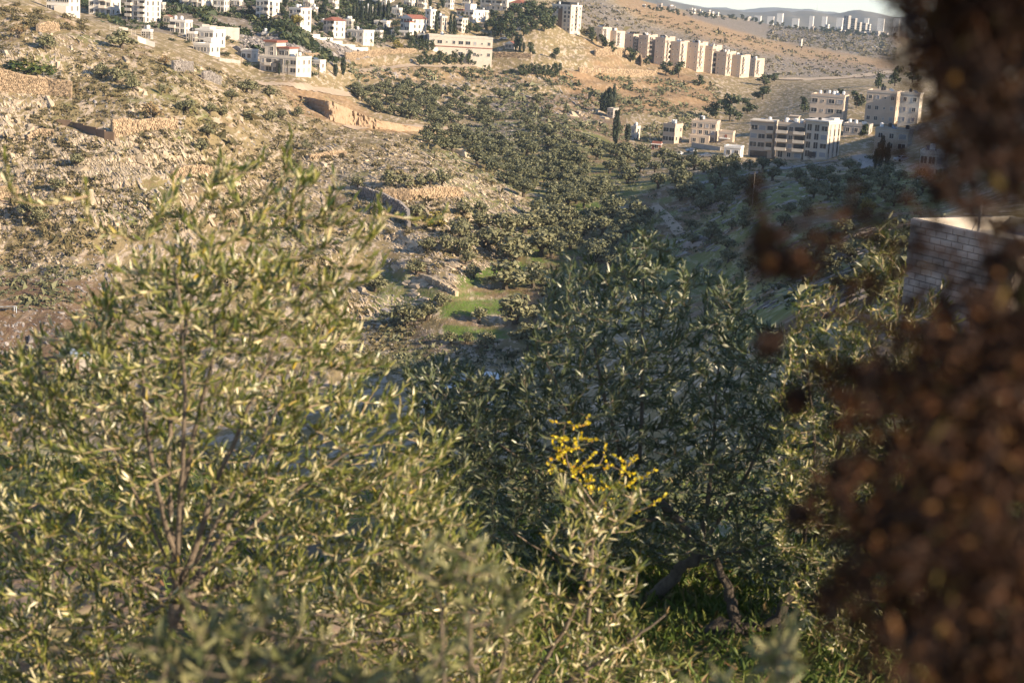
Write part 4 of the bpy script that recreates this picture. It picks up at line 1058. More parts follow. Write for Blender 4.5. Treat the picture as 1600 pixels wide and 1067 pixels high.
plants('olive_tree', 'olive', [(668, 500, 34, 30, 'grey olive on the left bank between stony field and green strips'), (690, 478, 26, 24, 'small olive at the left end of the upper green strip'), (748, 505, 30, 28, 'olive standing alone on the lower green strip'), (762, 545, 34, 30, 'olive below the lowest green strip'), (700, 392, 30, 28, 'olive on the rubble slope above the green strips'), (668, 395, 28, 26, 'olive left of the rubble slope above the green strips'), (750, 360, 36, 30, 'olive on the slope foot right of the yellow-leaved tree'), (870, 352, 46, 36, 'wide olive at the head of the green strips')], '', 'olive tree', None, 'olive_far', y0=180., seed=24, big=1.15)
plants('yellow_tree', 'olive', [(678, 362, 38, 38, 'yellow-leaved tree among grey olives below the golden wall'), (462, 42, 22, 22, 'yellow-leaved tree in front of the white villa'), (620, 80, 16, 20, 'bright yellow-green tree near the low garden building'), (1353, 335, 26, 32, 'tree on the shaded right slope, its sunlight put into yellow foliage'), (1345, 305, 18, 16, 'small tree in the shaded olive field, gold light put into its foliage')], '', 'tree', None, 'yellow_fol', y0=150.)  # last two: gold sunlight on the crowns put into the foliage colour
plants('bare_tree', 'bare', [(238, 190, 38, 36, 'brown half-bare tree beside the thin pale pole'), (258, 103, 30, 24, 'brown half-bare tree left of the round ruin'), (30, 60, 30, 26, 'brown half-bare tree under the crest at top left')], '', 'tree', None, 'brown_fol', y0=200.)
# groves
def zone_labels(name, poly, n, seed, dmin, wr, label, group, lm='olive_dark', asp=.85, y0=150., kind='olive', cat='olive tree'):
    pts = scatter(poly, n, seed, dmin); rr = random.Random(seed)
    plants(name, kind, [(u, v, rr.uniform(*wr) * (.75 + .5 * (v - 100) / 300), None) for u, v in sorted(pts, key=lambda q: q[1])], label, cat, group, lm, asp, y0, seed)
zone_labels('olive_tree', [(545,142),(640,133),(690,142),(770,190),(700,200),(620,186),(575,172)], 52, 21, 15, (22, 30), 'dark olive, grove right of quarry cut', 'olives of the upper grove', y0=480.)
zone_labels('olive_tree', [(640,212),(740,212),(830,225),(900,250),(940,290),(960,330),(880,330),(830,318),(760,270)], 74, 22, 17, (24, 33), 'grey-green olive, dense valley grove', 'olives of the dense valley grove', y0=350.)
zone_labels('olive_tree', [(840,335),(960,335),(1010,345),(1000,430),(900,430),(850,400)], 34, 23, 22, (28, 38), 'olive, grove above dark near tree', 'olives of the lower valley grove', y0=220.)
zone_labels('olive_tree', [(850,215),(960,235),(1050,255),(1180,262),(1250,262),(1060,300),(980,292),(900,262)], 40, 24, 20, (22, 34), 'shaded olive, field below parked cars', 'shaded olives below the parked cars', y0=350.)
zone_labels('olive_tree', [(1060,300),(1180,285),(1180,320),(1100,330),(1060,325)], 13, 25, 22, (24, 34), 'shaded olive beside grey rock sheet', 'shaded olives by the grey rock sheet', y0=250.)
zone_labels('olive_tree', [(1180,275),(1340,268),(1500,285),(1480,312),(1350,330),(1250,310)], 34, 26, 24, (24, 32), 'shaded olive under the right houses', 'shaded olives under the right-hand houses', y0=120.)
zone_labels('olive_tree', [(700,140),(800,150),(900,180),(880,215),(760,205)], 20, 27, 20, (16, 24), 'small olive on the rocky rise', 'small olives on the rocky rise', y0=450.)
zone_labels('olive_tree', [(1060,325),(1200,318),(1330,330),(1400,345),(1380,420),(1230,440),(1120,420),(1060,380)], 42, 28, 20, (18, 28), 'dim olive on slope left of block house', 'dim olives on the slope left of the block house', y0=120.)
# bushes and other trees
zone_labels('shrub', [(0,30),(60,30),(150,55),(230,80),(420,130),(470,170),(560,260),(700,330),(640,400),(560,330),(400,260),(250,270),(0,260)], 130, 31, 14, (8, 17), 'grey-green bush on left hillside', 'bushes on the rocky left hillside', 'scrub', .7, 230., 'shrub', 'bush')
zone_labels('shrub', [(0,8),(40,10),(110,25),(160,45),(120,50),(0,40)], 14, 32, 14, (26, 38), 'rounded bush on top left crest', 'bushes on the top left crest', 'scrub', .8, 230., 'shrub', 'bush')
zone_labels('shrub', [(560,110),(760,104),(900,125),(860,160),(700,140),(560,128)], 40, 33, 14, (9, 16), 'dark bush on bank under school', 'dark bushes under the school', 'pine', .8, 480., 'shrub', 'bush')
zone_labels('shrub', [(1000,250),(1170,262),(1300,258),(1400,300),(1400,420),(1200,470),(1080,400)], 46, 34, 22, (8, 15), 'dull bush on shaded right slope', 'bushes on the shaded right slope', 'olive_dark', .7, 60., 'shrub', 'bush')
plants('evergreen_shrub', 'shrub', [(38, 118, 62, 42, 'big glossy dark green shrub behind the wire fence'), (72, 120, 36, 32, 'lower dark green shrub at the right end of the wire fence')], '', 'shrub', None, 'carob', y0=250.)
plants('pine_tree', 'pine', [(u, v, w, h) for u, v, w, h in [(775,42,26,24),(790,50,30,30),(800,36,28,30),(812,40,26,28),(822,34,30,28),(836,30,30,26),(846,38,28,28),(858,36,26,24),(770,52,22,22),(783,62,26,30),(800,64,28,30),(818,56,24,26),(830,50,26,24),(850,50,26,26),(826,14,18,12),(846,18,22,14),(864,46,22,22),(868,30,18,14)]],
  'dark pine, grove above the school', 'pine tree', 'pines of the grove above the school', 'pine', y0=650., seed=7)
plants('pine_tree', 'pine', [(924, 66, 14, 24, 'narrow pine at the foot of the big six-storey block'), (941, 76, 18, 22, 'pine before the first slab block'), (955, 85, 20, 20, 'pine before the second slab block'), (985, 97, 24, 22, 'round dark pine on the upper terrace before the slab blocks'), (1010, 102, 18, 14, 'low pine at the foot of the fourth slab block'),
  (1040, 118, 24, 22, 'left of two round dark pines under the slab blocks'), (1060, 122, 26, 26, 'right of two round dark pines under the slab blocks'), (1092, 134, 20, 16, 'greenish pine on the path under the slab blocks'), (1070, 100, 10, 16, 'pine squeezed between two slab blocks'),
  (868, 94, 18, 20, 'dark pine above the hedge on the bench'), (828, 88, 14, 22, 'green pine right of the two rounded cypresses'), (1140, 190, 36, 44, 'large shaded pine behind the small annex'), (1118, 185, 30, 30, 'shaded pine left of the large one behind the annex'), (1168, 178, 28, 24, 'shaded pine to the right of the large one behind the annex'), (1195, 134, 28, 18, 'dark green pine clump at the end of the slab row'), (1210, 128, 20, 14, 'dark pine beside the pale dirt road'),
  (1192, 156, 34, 22, 'wide pine on the hollow right of the tipped slope'), (1255, 176, 20, 24, 'pine left of the three-storey block with black tanks'), (1338, 170, 26, 28, 'dark tree between the two tan blocks on the right'), (1372, 140, 22, 26, 'dark pine behind the plain stone block'), (1398, 135, 26, 30, 'broad dark pine on the right ridge'), (1425, 130, 28, 30, 'dark pine on the ridge behind brown twigs'), (1350, 215, 18, 22, 'dark tree right of the stone block with white cornice')],
  '', 'pine tree', None, 'pine', y0=420., seed=9)
hed = [(812 + k * 6.2, 118 + (k % 3), 11, 17 + (k * 7) % 6) for k in range(11)]
plants('hedge_tree', 'pine', hed, 'young conifer in tight dark hedge', 'conifer', 'conifers of the hedge on the bench', 'pine', y0=600.)
plants('hedge_tree', 'pine', [(655 + k * 11, 103 - (k % 2), 16, 17 + (k * 5) % 9) for k in range(11)], 'dark tree in front of school', 'tree', 'dark trees in front of the school', 'pine', y0=600.)
plants('hedge_tree', 'pine', [(640 + k * 7, 80 + k * .4, 11, 20) for k in range(6)], 'dense conifer left of school', 'conifer', 'conifers left of the school', 'pine', y0=600.)
cy = [(552 + k * 4.6 + (k % 3), 36 + (k % 2), 5, 27 + (k * 5) % 7) for k in range(13)]
plants('cypress_tree', 'cypress', [(a, b, c * .95, d) for a, b, c, d in cy], 'thin cypress of the dense row above low white building', 'cypress', 'thin cypresses above the low white building', 'cypress', y0=500.)
plants('cypress_tree', 'cypress', [(a, b, c * 1.15, d, e) for a, b, c, d, e in [(940, 176, 8, 28, 'leftmost shorter cypress of the tall group by the stone shelter'), (946, 177, 9, 35, 'second tall cypress of the group by the stone shelter'), (951, 178, 9, 38, 'third tall cypress of the group by the stone shelter'), (957, 178, 8, 42, 'tallest pointed cypress of the group by the stone shelter'),
  (961, 228, 11, 52, 'single tall pointed cypress below the stone shelter'), (980, 222, 10, 26, 'shorter cypress left of the tiny flat-roofed house'), (806, 81, 7, 25, 'left rounded cypress by the blue-grey roof'), (812, 82, 7, 26, 'middle rounded cypress by the blue-grey roof'), (818, 82, 5, 14, 'small right cypress by the blue-grey roof'),
  (1085, 258, 5, 24, 'slim cypress in the shaded field below the yard'), (1310, 155, 8, 15, 'left small cypress behind the block with black tanks'), (1315, 155, 7, 14, 'right small cypress behind the block with black tanks'), (1374, 272, 11, 48, 'tall dark cypress under the wide low house'), (1384, 270, 8, 36, 'shorter cypress right of the tall one under the wide low house'), (1366, 274, 8, 32, 'shorter cypress left of the tall one under the wide low house'),
  (681, 58, 6, 36, 'tall cypress beside the tall narrow house'), (703, 58, 6, 34, 'left cypress between two cream houses'), (709, 56, 5, 30, 'right cypress between two cream houses'), (692, 14, 6, 18, 'cypress at the top edge above the cream houses'), (672, 12, 6, 18, 'cypress at the top edge left of the other one'), (436, 118, 4, 18, 'slim cypress before the villa complex'), (536, 118, 8, 26, 'young cypress on the bank right of the villa complex'), (524, 120, 8, 18, 'lower young cypress on the bank right of the villa complex'), (445, 12, 10, 18, 'dark cypress between the top white houses'), (505, 30, 10, 22, 'dark cypress clump beside the white garage'), (392, 28, 10, 14, 'dark cypress left of the three-storey block')]], '', 'cypress', None, 'cypress', y0=400.)
plants('palm_tree', 'palm', [(449, 118, 12, 24, 'palm in front of the villa complex'), (498, 122, 12, 18, 'short palm at the right corner of the villa complex'), (510, 104, 13, 18, 'palm over the pale boundary wall'), (579, 86, 14, 26, 'left palm standing on the sunlit boundary wall'), (613, 46, 12, 12, 'short palm by the long low white building'), (506, 124, 10, 14, 'lowest palm at the villa garden')], '', 'palm', None, 'palm', y0=450.)
plants('garden_tree', 'shrub', [(390, 30, 18, 14, 'dark garden tree left of the three-storey white block'), (437, 40, 22, 12, 'dark garden shrub between the two red-roofed blocks'), (485, 50, 24, 16, 'dark garden tree before the white garage'), (540, 30, 30, 26, 'large dark garden tree left of the cypress row'), (585, 58, 26, 16, 'dark tree behind the low flat-roofed house'), (610, 66, 24, 22, 'dark tree in front of the long low white building'), (640, 62, 22, 12, 'dark shrub under the gabled white house'),
  (690, 62, 28, 18, 'dark tree under the tall narrow house'), (745, 50, 22, 16, 'dark garden tree right of the cream house with porch'), (755, 58, 20, 10, 'low garden shrub near the school roof'), (488, 120, 20, 16, 'dark bush at the right corner of the villa complex'), (386, 104, 16, 12, 'green bush before the small plain white house'), (400, 106, 14, 10, 'small dark bush beside the green one'), (640, 20, 30, 20, 'dark tree under the house with square window frame'), (660, 28, 24, 16, 'dark tree above the gabled white house'), (170, 30, 40, 12, 'dark shrubs under the block cut by the top edge'), (130, 12, 30, 14, 'dark tree between the arched house and the apartment block'), (205, 46, 20, 10, 'dark shrub below the four-storey block'), (350, 88, 20, 12, 'dark garden shrub by the modern house'), (312, 80, 18, 10, 'garden shrub by the low white annex'), (1390, 262, 26, 16, 'dark shrub by the tall cypress on the right'), (1360, 250, 22, 14, 'dark shrub on the bank right of the grey track'), (560, 30, 26, 18, 'dark tree behind the left cypresses of the row'), (460, 12, 18, 16, 'dark tree near the top edge between white houses'), (620, 40, 20, 16, 'dark tree left of the gabled house')], '', 'tree', None, 'pine', y0=400.)
zone_labels('town_tree', [(1010,14),(1150,29),(1300,50),(1400,57),(1400,62),(1300,55),(1150,35),(1010,20)], 60, 37, 7, (9, 17), 'dark tree in the skyline town', 'trees of the skyline town', 'pine', .8, 1500., 'pine', 'tree')

zone_labels('village_tree', [(380,10),(480,0),(860,0),(860,25),(750,60),(620,70),(560,80),(490,60),(380,36)], 90, 38, 13, (14, 24), 'dark tree among hillside village houses', 'dark trees among the village houses', 'pine', 1.0, 400., 'pine', 'tree')
zone_labels('village_tree', [(100,10),(360,20),(370,90),(300,80),(180,40)], 22, 39, 13, (12, 20), 'dark tree among upper left houses', 'dark trees among the upper left houses', 'pine', .9, 450., 'shrub', 'tree')
# ------------------------------------------------------------ rocks, scrub, boulders
def rocks(name, polys, n, seed, size, mat, dens_seed, thr, dirv=(.53, -.85), kind='stuff', y0=150., elong=2.4, parts=None):
    rg = np.random.default_rng(seed); V = []; cnt = 0
    us, vs = [], []
    for poly in polys:
        P = np.array(poly, float); lo, hi = P.min(0), P.max(0)
        q = lo + rg.random((n * 4, 2)) * (hi - lo); q = q[inpoly(q[:, 0], q[:, 1], poly)][:n]
        us.append(q[:, 0]); vs.append(q[:, 1])
    g = hit(np.concatenate(us), np.concatenate(vs), y0)
    dn = fbm(g[:, 0] / 11, g[:, 1] / 17, dens_seed, 3)
    g = g[dn > thr]
    k = len(g)
    base = np.array([[-1,-1,-.8],[1,-1,-.8],[1,1,-.8],[-1,1,-.8],[-1.1,-1.1,.0],[1.1,-1.1,.1],[1.1,1.1,.0],[-1.1,1.1,.1],[-.7,-.6,.8],[.7,-.7,.75],[.6,.7,.85],[-.7,.6,.7]])
    fq = [[0,1,5,4],[1,2,6,5],[2,3,7,6],[3,0,4,7],[4,5,9,8],[5,6,10,9],[6,7,11,10],[7,4,8,11],[8,9,10,11]]
    s = size * np.exp(rg.normal(size=k) * .5)[:, None, None] * np.clip(g[:, 1] / 420, .6, 4)[:, None, None] ** .6
    P = np.repeat(base[None], k, 0) + rg.normal(size=(k, 12, 3)) * .24
    el = rg.uniform(.8, elong, k)[:, None]
    P[:, :, 0] *= el; P[:, :, 1] *= rg.uniform(.45, .8, k)[:, None]; P[:, :, 2] *= rg.uniform(.35, .65, k)[:, None]
    P *= s * .5
    an = math.atan2(dirv[1], dirv[0]) + rg.normal(size=k) * .15
    ca, sa = np.cos(an)[:, None], np.sin(an)[:, None]
    X = P[:, :, 0] * ca - P[:, :, 1] * sa; Y = P[:, :, 0] * sa + P[:, :, 1] * ca
    # follow the slope
    e = 3.0
    gx = (gh(g[:, 0] + e, g[:, 1]) - gh(g[:, 0] - e, g[:, 1])) / (2 * e); gy = (gh(g[:, 0], g[:, 1] + e) - gh(g[:, 0], g[:, 1] - e)) / (2 * e)
    gx = np.clip(gx, -.5, .5); gy = np.clip(gy, -.5, .5)
    Z = P[:, :, 2] + gx[:, None] * X + gy[:, None] * Y
    V = np.stack([X + g[:, :1], Y + g[:, 1:2], Z + g[:, 2:3]], -1)
    Fq = (np.arange(k)[:, None, None] * 12 + np.array(fq)[None]).reshape(-1, 4)
    return V, Fq, g
def rock_mass(name, *a, mat='rock', **kw):
    V, Fq, g = rocks(name, *a, mat, **kw)
    tag(link(name, mesh_np(name, V.reshape(-1, 3), [Fq]), M[mat]), kind='stuff')
HILLP = [(-40,25),(60,20),(170,62),(300,98),(410,135),(470,160),(520,205),(580,205),(720,215),(830,325),(790,400),(700,450),(640,540),(560,600),(300,420),(-40,420)]
def rock_field(name, polys, n, seed, size, mat, ds, thr, **kw):
    V, Fq, g = rocks(name, polys, n, seed, size, mat, ds, thr, **kw)
    tag(link(name, mesh_np(name, V.reshape(-1, 3), [Fq]), M[mat]), kind='stuff')
rock_field('limestone_rocks', [HILLP], 15000, 41, .46, 'rock', 51, .48, elong=3.8)
rock_field('limestone_rocks', [[(690,215),(830,325),(790,400),(700,455),(640,420),(560,330),(500,260),(560,230)]], 5200, 42, .46, 'rock', 52, .42, elong=3.4)
rock_field('limestone_rocks', [[(0,190),(60,180),(170,230),(280,205),(330,260),(200,290),(0,270)]], 4200, 47, .36, 'rock', 57, .42, elong=4.0)
rock_field('field_stones', [HILLP, [(560,110),(900,122),(960,170),(900,240),(700,200),(560,135)]], 4200, 43, .42, 'rock2', 53, .42, elong=1.5)
rock_field('hill_rocks', [[(372,46),(480,58),(590,86),(530,98),(440,102),(376,84)]], 1600, 44, .8, 'rock2', 54, .3, y0=400., elong=1.7)
rock_field('hill_rocks', [[(840,-10),(940,-2),(1010,40),(1200,82),(1400,110),(1400,124),(1230,122),(1180,118),(1000,75),(900,40)], [(1200,40),(1390,58),(1390,95),(1200,62)]], 1300, 45, .6, 'rock2', 55, .45, y0=900., elong=2.0)
rock_field('slope_stones', [[(1040,255),(1330,250),(1400,330),(1330,480),(1180,480),(1060,400)]], 2200, 46, .5, 'rock2', 56, .45, dirv=(.9, .4), y0=50.)
def boulders(polys, n, seed, size, mat, label, group, y0, name='boulder', **kw):
    V, Fq, g = rocks(name, polys, n, seed, size, mat, 60 + seed, -1, y0=y0, elong=1.6, **kw)
    f1 = Fq[:9]
    for k in range(len(g)):
        o = link(name, mesh_np(name, V[k] - g[k], [f1]), M[mat]); o.location = g[k]
        rk = sorted(range(len(g)), key=lambda q: -g[q][1]); row = rk.index(k) // 6; band = sorted(rk[row * 6:row * 6 + 6], key=lambda q: g[q][0])
        tag(o, f'{label}, {ORD[band.index(k)]} from left in {ORD[row]} row', 'boulder', group)
boulders([[(1070,372),(1095,366),(1105,378),(1080,388)]], 14, 71, 1.7, 'rock2', 'grey boulder, pile in shaded gully', 'boulder pile in the shaded gully', 120.)
boulders([[(630,440),(660,430),(672,452),(640,462)]], 16, 72, 1.4, 'rock', 'pale boulder, heap by stony field', 'boulder heap by the stony field', 200.)
boulders([[(860,175),(930,168),(950,190),(900,200)]], 18, 73, 2.2, 'rock', 'sunlit boulder on rocky rise', 'boulders on the rocky rise', 400.)
boulders([[(0,170),(60,185),(70,215),(0,215)]], 16, 74, 1.2, 'rock', 'long pale rock below tall golden wall', 'long pale rocks under the golden wall', 250.)
boulders([[(180,215),(270,210),(300,240),(250,250)]], 22, 75, 1.2, 'rock', 'white rock slab below dark stepped wall', 'white rock slabs on the bright slope', 250.)
rg = np.random.default_rng(88)
def scrub(polys, n, seed, size, lm, y0, name='scrub'):
    rg = np.random.default_rng(seed); us, vs = [], []
    for poly in polys:
        P = np.array(poly, float); lo, hi = P.min(0), P.max(0)
        q = lo + rg.random((n * 4, 2)) * (hi - lo); q = q[inpoly(q[:, 0], q[:, 1], poly)][:n]; us.append(q[:, 0]); vs.append(q[:, 1])
    g = hit(np.concatenate(us), np.concatenate(vs), y0)
    g = g[fbm(g[:, 0] / 16, g[:, 1] / 16, seed, 3) > .44]
    k = len(g); q = 9
    c = np.repeat(g, q, 0)
    s = np.repeat(size * np.exp(rg.normal(size=k) * .45) * np.clip(g[:, 1] / 420, .6, 4) ** .5, q)
    c = c + rg.normal(size=(k * q, 3)) * s[:, None] * np.array([.4, .4, .18]); c[:, 2] += s * .22
    d = rg.normal(size=(k * q, 3)); d /= np.linalg.norm(d, axis=1)[:, None]
    e = np.cross(d, rg.normal(size=(k * q, 3))); e /= np.linalg.norm(e, axis=1)[:, None]
    sz = (s * rg.uniform(.3, .6, k * q))[:, None]
    V = np.stack([c - d * sz, c + e * sz * .8, c + d * sz], 1).reshape(-1, 3)
    tag(link(name, mesh_np(name, V, [np.arange(k * q * 3).reshape(-1, 3)]), M[lm]), kind='stuff')
scrub([HILLP], 10000, 81, .72, 'scrub', 150.)
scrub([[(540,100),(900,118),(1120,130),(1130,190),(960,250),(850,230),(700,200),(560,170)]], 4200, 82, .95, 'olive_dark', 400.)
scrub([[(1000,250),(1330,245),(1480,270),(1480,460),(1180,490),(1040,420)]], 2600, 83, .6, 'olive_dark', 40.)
scrub([[(840,-10),(1010,20),(1400,110),(1400,124),(1180,118),(900,60)], [(1200,40),(1400,55),(1400,97),(1200,62)]], 1500, 84, 1.1, 'scrub', 900.)
scrub([[(110,0),(380,0),(600,0),(610,75),(480,60),(370,50),(300,60),(180,40)], [(372,46),(480,58),(590,86),(530,98),(440,102),(376,84)]], 3600, 86, 1.0, 'pine', 450.)  # dark scrub added to darken slopes that lie in shade
scrub([[(-40,415),(200,415),(230,520),(200,620),(-40,660)]], 1500, 87, .9, 'olive_dark', 120.)
rock_field('yard_rubble', [[(-40,420),(200,420),(230,520),(200,620),(-40,660)]], 1500, 48, .42, 'rock2', 58, .4, y0=120.)
scrub([[(600,480),(680,470),(690,540),(835,545),(835,585),(590,590)]], 700, 89, .7, 'olive_dark', 150.)
rock_field('strip_stones', [[(600,480),(680,470),(690,540),(835,545),(835,585),(590,590)]], 500, 49, .32, 'rock', 59, .4, y0=150.)
scrub([[(640,215),(860,200),(1000,240),(1010,420),(860,520),(800,400),(830,325)]], 2600, 85, .7, 'olive_dark', 200.)
# ------------------------------------------------------------ near plants
def leaf_geo(n, P, D, Nn, L, W, curl, rg):
    """n lanceolate leaves with a folded midrib; P base, D direction, Nn face normal"""
    D = D / (np.linalg.norm(D, axis=1)[:, None] + 1e-9)
    S = np.cross(D, Nn); S /= np.linalg.norm(S, axis=1)[:, None] + 1e-9
    U = np.cross(S, D)
    L = L[:, None]; W = W[:, None]; c = curl[:, None]
    f = W * .22
    def pt(t, s, up): return P + D * L * t + S * W * s + U * (up - c * L * t * t)
    pts = [pt(0, 0, 0), pt(.30, -.5, f), pt(.30, 0, 0 * f), pt(.30, .5, f), pt(.68, -.42, f), pt(.68, 0, 0 * f), pt(.68, .42, f), pt(1, 0, 0)]
    V = np.stack(pts, 1).reshape(-1, 3)
    i = np.arange(n)[:, None] * 8
    T = np.concatenate([i + np.array([[0, 2, 1]]), i + np.array([[0, 3, 2]]), i + np.array([[4, 5, 7]]), i + np.array([[5, 6, 7]])])
    Q = np.concatenate([i + np.array([[1, 2, 5, 4]]), i + np.array([[2, 3, 6, 5]])])
    return V, T, Q
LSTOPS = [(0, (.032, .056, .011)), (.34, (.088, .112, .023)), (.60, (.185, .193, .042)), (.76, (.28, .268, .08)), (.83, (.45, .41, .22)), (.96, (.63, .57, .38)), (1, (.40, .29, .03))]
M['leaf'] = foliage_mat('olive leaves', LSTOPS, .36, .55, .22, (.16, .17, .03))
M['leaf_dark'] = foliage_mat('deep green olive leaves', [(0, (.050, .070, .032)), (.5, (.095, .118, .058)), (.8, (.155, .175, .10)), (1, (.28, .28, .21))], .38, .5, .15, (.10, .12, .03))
M['leaf_soft'] = foliage_mat('grey green leaves', [(0, (.06, .075, .028)), (.5, (.13, .14, .055)), (1, (.27, .25, .13))], .5, .4, .2, (.13, .14, .04))
M['leaf_yellow'] = foliage_mat('yellow autumn leaves', [(0, (.50, .33, .012)), (.5, (.68, .52, .015)), (.88, (.72, .60, .05)), (1, (.45, .16, .02))], .5, .4, .35, (.8, .62, .02))
M['brown_scale'] = foliage_mat('dry brown cypress sprays', [(0, (.012, .0055, .0035)), (.5, (.034, .0135, .0065)), (.8, (.078, .030, .0105)), (.93, (.12, .054, .015)), (1, (.085, .072, .018))], .75, .25, .2, (.16, .07, .02))
M['cone'] = plain_mat('dark cypress cone', (.060, .030, .020), (.032, .016, .011), 60, .8, bump=.6, bscale=120)
M['twig'] = plain_mat('pale twig bark', (.36, .27, .18), (.22, .16, .10), 40, .75)
M['twig_dark'] = plain_mat('grey twig bark', (.20, .16, .12), (.11, .085, .065), 40, .8)
M['bark_mid'] = plain_mat('grey old bark', (.13, .105, .085), (.06, .05, .04), 18, .9, bump=.8, bscale=70)
M['weed'] = foliage_mat('weeds and grass', [(0, (.04, .07, .015)), (.45, (.09, .13, .025)), (.72, (.17, .19, .05)), (.85, (.26, .21, .09)), (1, (.18, .09, .05))], .6, .3, .25, (.15, .2, .03))

def in_frame(X):
    u, v = proj(X); return (u > -10) & (u < 1610) & (v > -10) & (v < 1077)

def grow(name, label, cat, skel, tips, leafmat, twigmat, barkmat, rg, L=(.045, .068), W=(.0105, .0155), gap=.0095, bare=.35, up=.5, droop=.0, nleaf=300, ground=None, reach=.55, thick=1.0, shoot_len=(.16, .34), shift=0.0, rise=.25):
    """a real branching plant: main limbs in skel (lists of (point, radius)), shoots that end at tips, leaves in pairs along the shoots"""
    base = np.array(skel[0][0][0])
    root = empty(name, tuple(base), 0, label, cat)
    nodes, wood, limbs = [], MB(), MB()
    for path in skel:
        P = np.array([p_[0] for p_ in path]); r = np.array([p_[1] for p_ in path]) * thick
        k = np.linspace(0, len(P) - 1, 7 * (len(P) - 1) + 1); ii = np.arange(len(P))
        Q = np.stack([np.interp(k, ii, P[:, j]) for j in range(3)], 1)
        for _ in range(3): Q[1:-1] = (Q[:-2] + 2 * Q[1:-1] + Q[2:]) / 4
        rr_ = np.interp(k, ii, r)
        wv = np.sin(k * 1.9 + rg.uniform(0, 6))[:, None] * rg.normal(size=3) * .02 * np.linalg.norm(P[-1] - P[0])
        wv[0] = 0; wv[-1] = 0; Q = Q + (rg.normal(size=Q.shape) * rr_[:, None] * .22) + wv
        limbs.tube(Q - base, rr_, 9)
        nodes.append(Q[3:])
    nodes = np.concatenate(nodes); fan = np.array(skel[0][-1][0])
    order = np.argsort(np.min(np.linalg.norm(tips[:, None] - nodes[None, ::3], axis=2), axis=1))
    lp, ld, ln = [], [], []
    cap = len(nodes) + len(tips) * 4
    NB = np.empty((cap, 3)); NB[:len(nodes)] = nodes; nn = len(nodes)
    for ti in order:
        t = tips[ti]
        d = t - NB[:nn]
        dist = np.linalg.norm(d, axis=1) * (1 + .8 * np.clip(-(d[:, 2]) / (np.linalg.norm(d, axis=1) + 1e-6), 0, 1)) + np.where(d[:, 2] < -.02, .15, 0)
        j = int(np.argmin(dist)); a = NB[j]; dv = t - a; ln_ = np.linalg.norm(dv)
        if ln_ < .03: continue
        side = rg.normal(size=3) * .10 * ln_; side[2] = abs(side[2]) * .3
        c1 = a + dv * .33 + side + np.array([0, 0, -.06 * ln_]); df = (t - fan) * .55 / (np.linalg.norm(t - fan) + .1) + np.array([0, 0, .75]); df /= np.linalg.norm(df)
        c2 = (a + dv * .68 + side * .7) * (1 - rise) + rise * (t - df * ln_ * .5)
        n = max(5, min(14, int(ln_ / .035)))
        s = np.linspace(0, 1, n)[:, None]
        Q = (1 - s) ** 3 * a + 3 * s * (1 - s) ** 2 * c1 + 3 * s * s * (1 - s) * c2 + s ** 3 * t
        r0 = min(.0065, .0016 + .010 * ln_) * thick
        wood.tube(Q - base, np.linspace(r0, .0009 * thick, n), 4)
        sel = Q[[int(n * .35), int(n * .55), int(n * .75)]]
        NB[nn:nn + 3] = sel; nn += 3
        # leaves
        sl = rg.uniform(*shoot_len); st = max(0.08, 1 - sl / ln_)
        m_ = max(4, int((1 - st) * ln_ / gap))
        q = np.linspace(st, 1, m_)
        pos = np.stack([np.interp(q, s[:, 0], Q[:, k]) for k in range(3)], 1)
        T = np.gradient(Q, axis=0); T /= np.linalg.norm(T, axis=1)[:, None] + 1e-9
        tg = np.stack([np.interp(q, s[:, 0], T[:, k]) for k in range(3)], 1)
        ph = rg.uniform(0, 6.28) + np.arange(m_) // 2 * 1.57 + (np.arange(m_) % 2) * math.pi + rg.normal(size=m_) * .4
        rf = np.cross(tg, np.array([.3, .5, .81])); rf /= np.linalg.norm(rf, axis=1)[:, None] + 1e-9
        bf = np.cross(tg, rf)
        outw = np.cos(ph)[:, None] * rf + np.sin(ph)[:, None] * bf
        op = rg.uniform(.30 + shift, .95 + shift, m_)[:, None]
        dd = tg * np.cos(op) + outw * np.sin(op) + np.array([0, 0, up * .3 - droop]) + rg.normal(size=(m_, 3)) * .12
        keep = rg.random(m_) < .93
        lp.append(pos[keep]); ld.append(dd[keep]); ln.append((outw * -.8 + tg * .9 + rg.normal(size=(m_, 3)) * .45)[keep])
    limbs.build('trunk', [barkmat], root, smooth=True)
    tag(wood.build('twigs', [twigmat], root), kind='stuff')
    lp, ld, ln = np.concatenate(lp), np.concatenate(ld), np.concatenate(ln)
    n = len(lp)
    LL = rg.uniform(*L, n); WW = rg.uniform(*W, n); cu = rg.normal(size=n) * .10
    # the leaves that show largest are parts of their own
    dist = np.where(in_frame(lp), lp[:, 1], 99)
    big = np.argsort(dist + rg.random(n) * .6)[:nleaf]
    rest = np.setdiff1d(np.arange(n), big)
    if len(rest):
      V, T, Q = leaf_geo(len(rest), lp[rest] - base, ld[rest], ln[rest], LL[rest], WW[rest], cu[rest], rg)
      fo = link('foliage', mesh_np('foliage', V, [T, Q], smooth=False), leafmat, root)
      tag(fo, kind='stuff')
    protos = []
    for c_ in (-.14, -.04, .06, .15):
        V, T, Q = leaf_geo(1, np.zeros((1, 3)), np.array([[0., 1, 0]]), np.array([[0., 0, 1]]), np.array([1.]), np.array([.22]), np.array([c_]), rg)
        me = mesh_np('leaf', V, [T, Q]); me.materials.append(leafmat); protos.append(me)
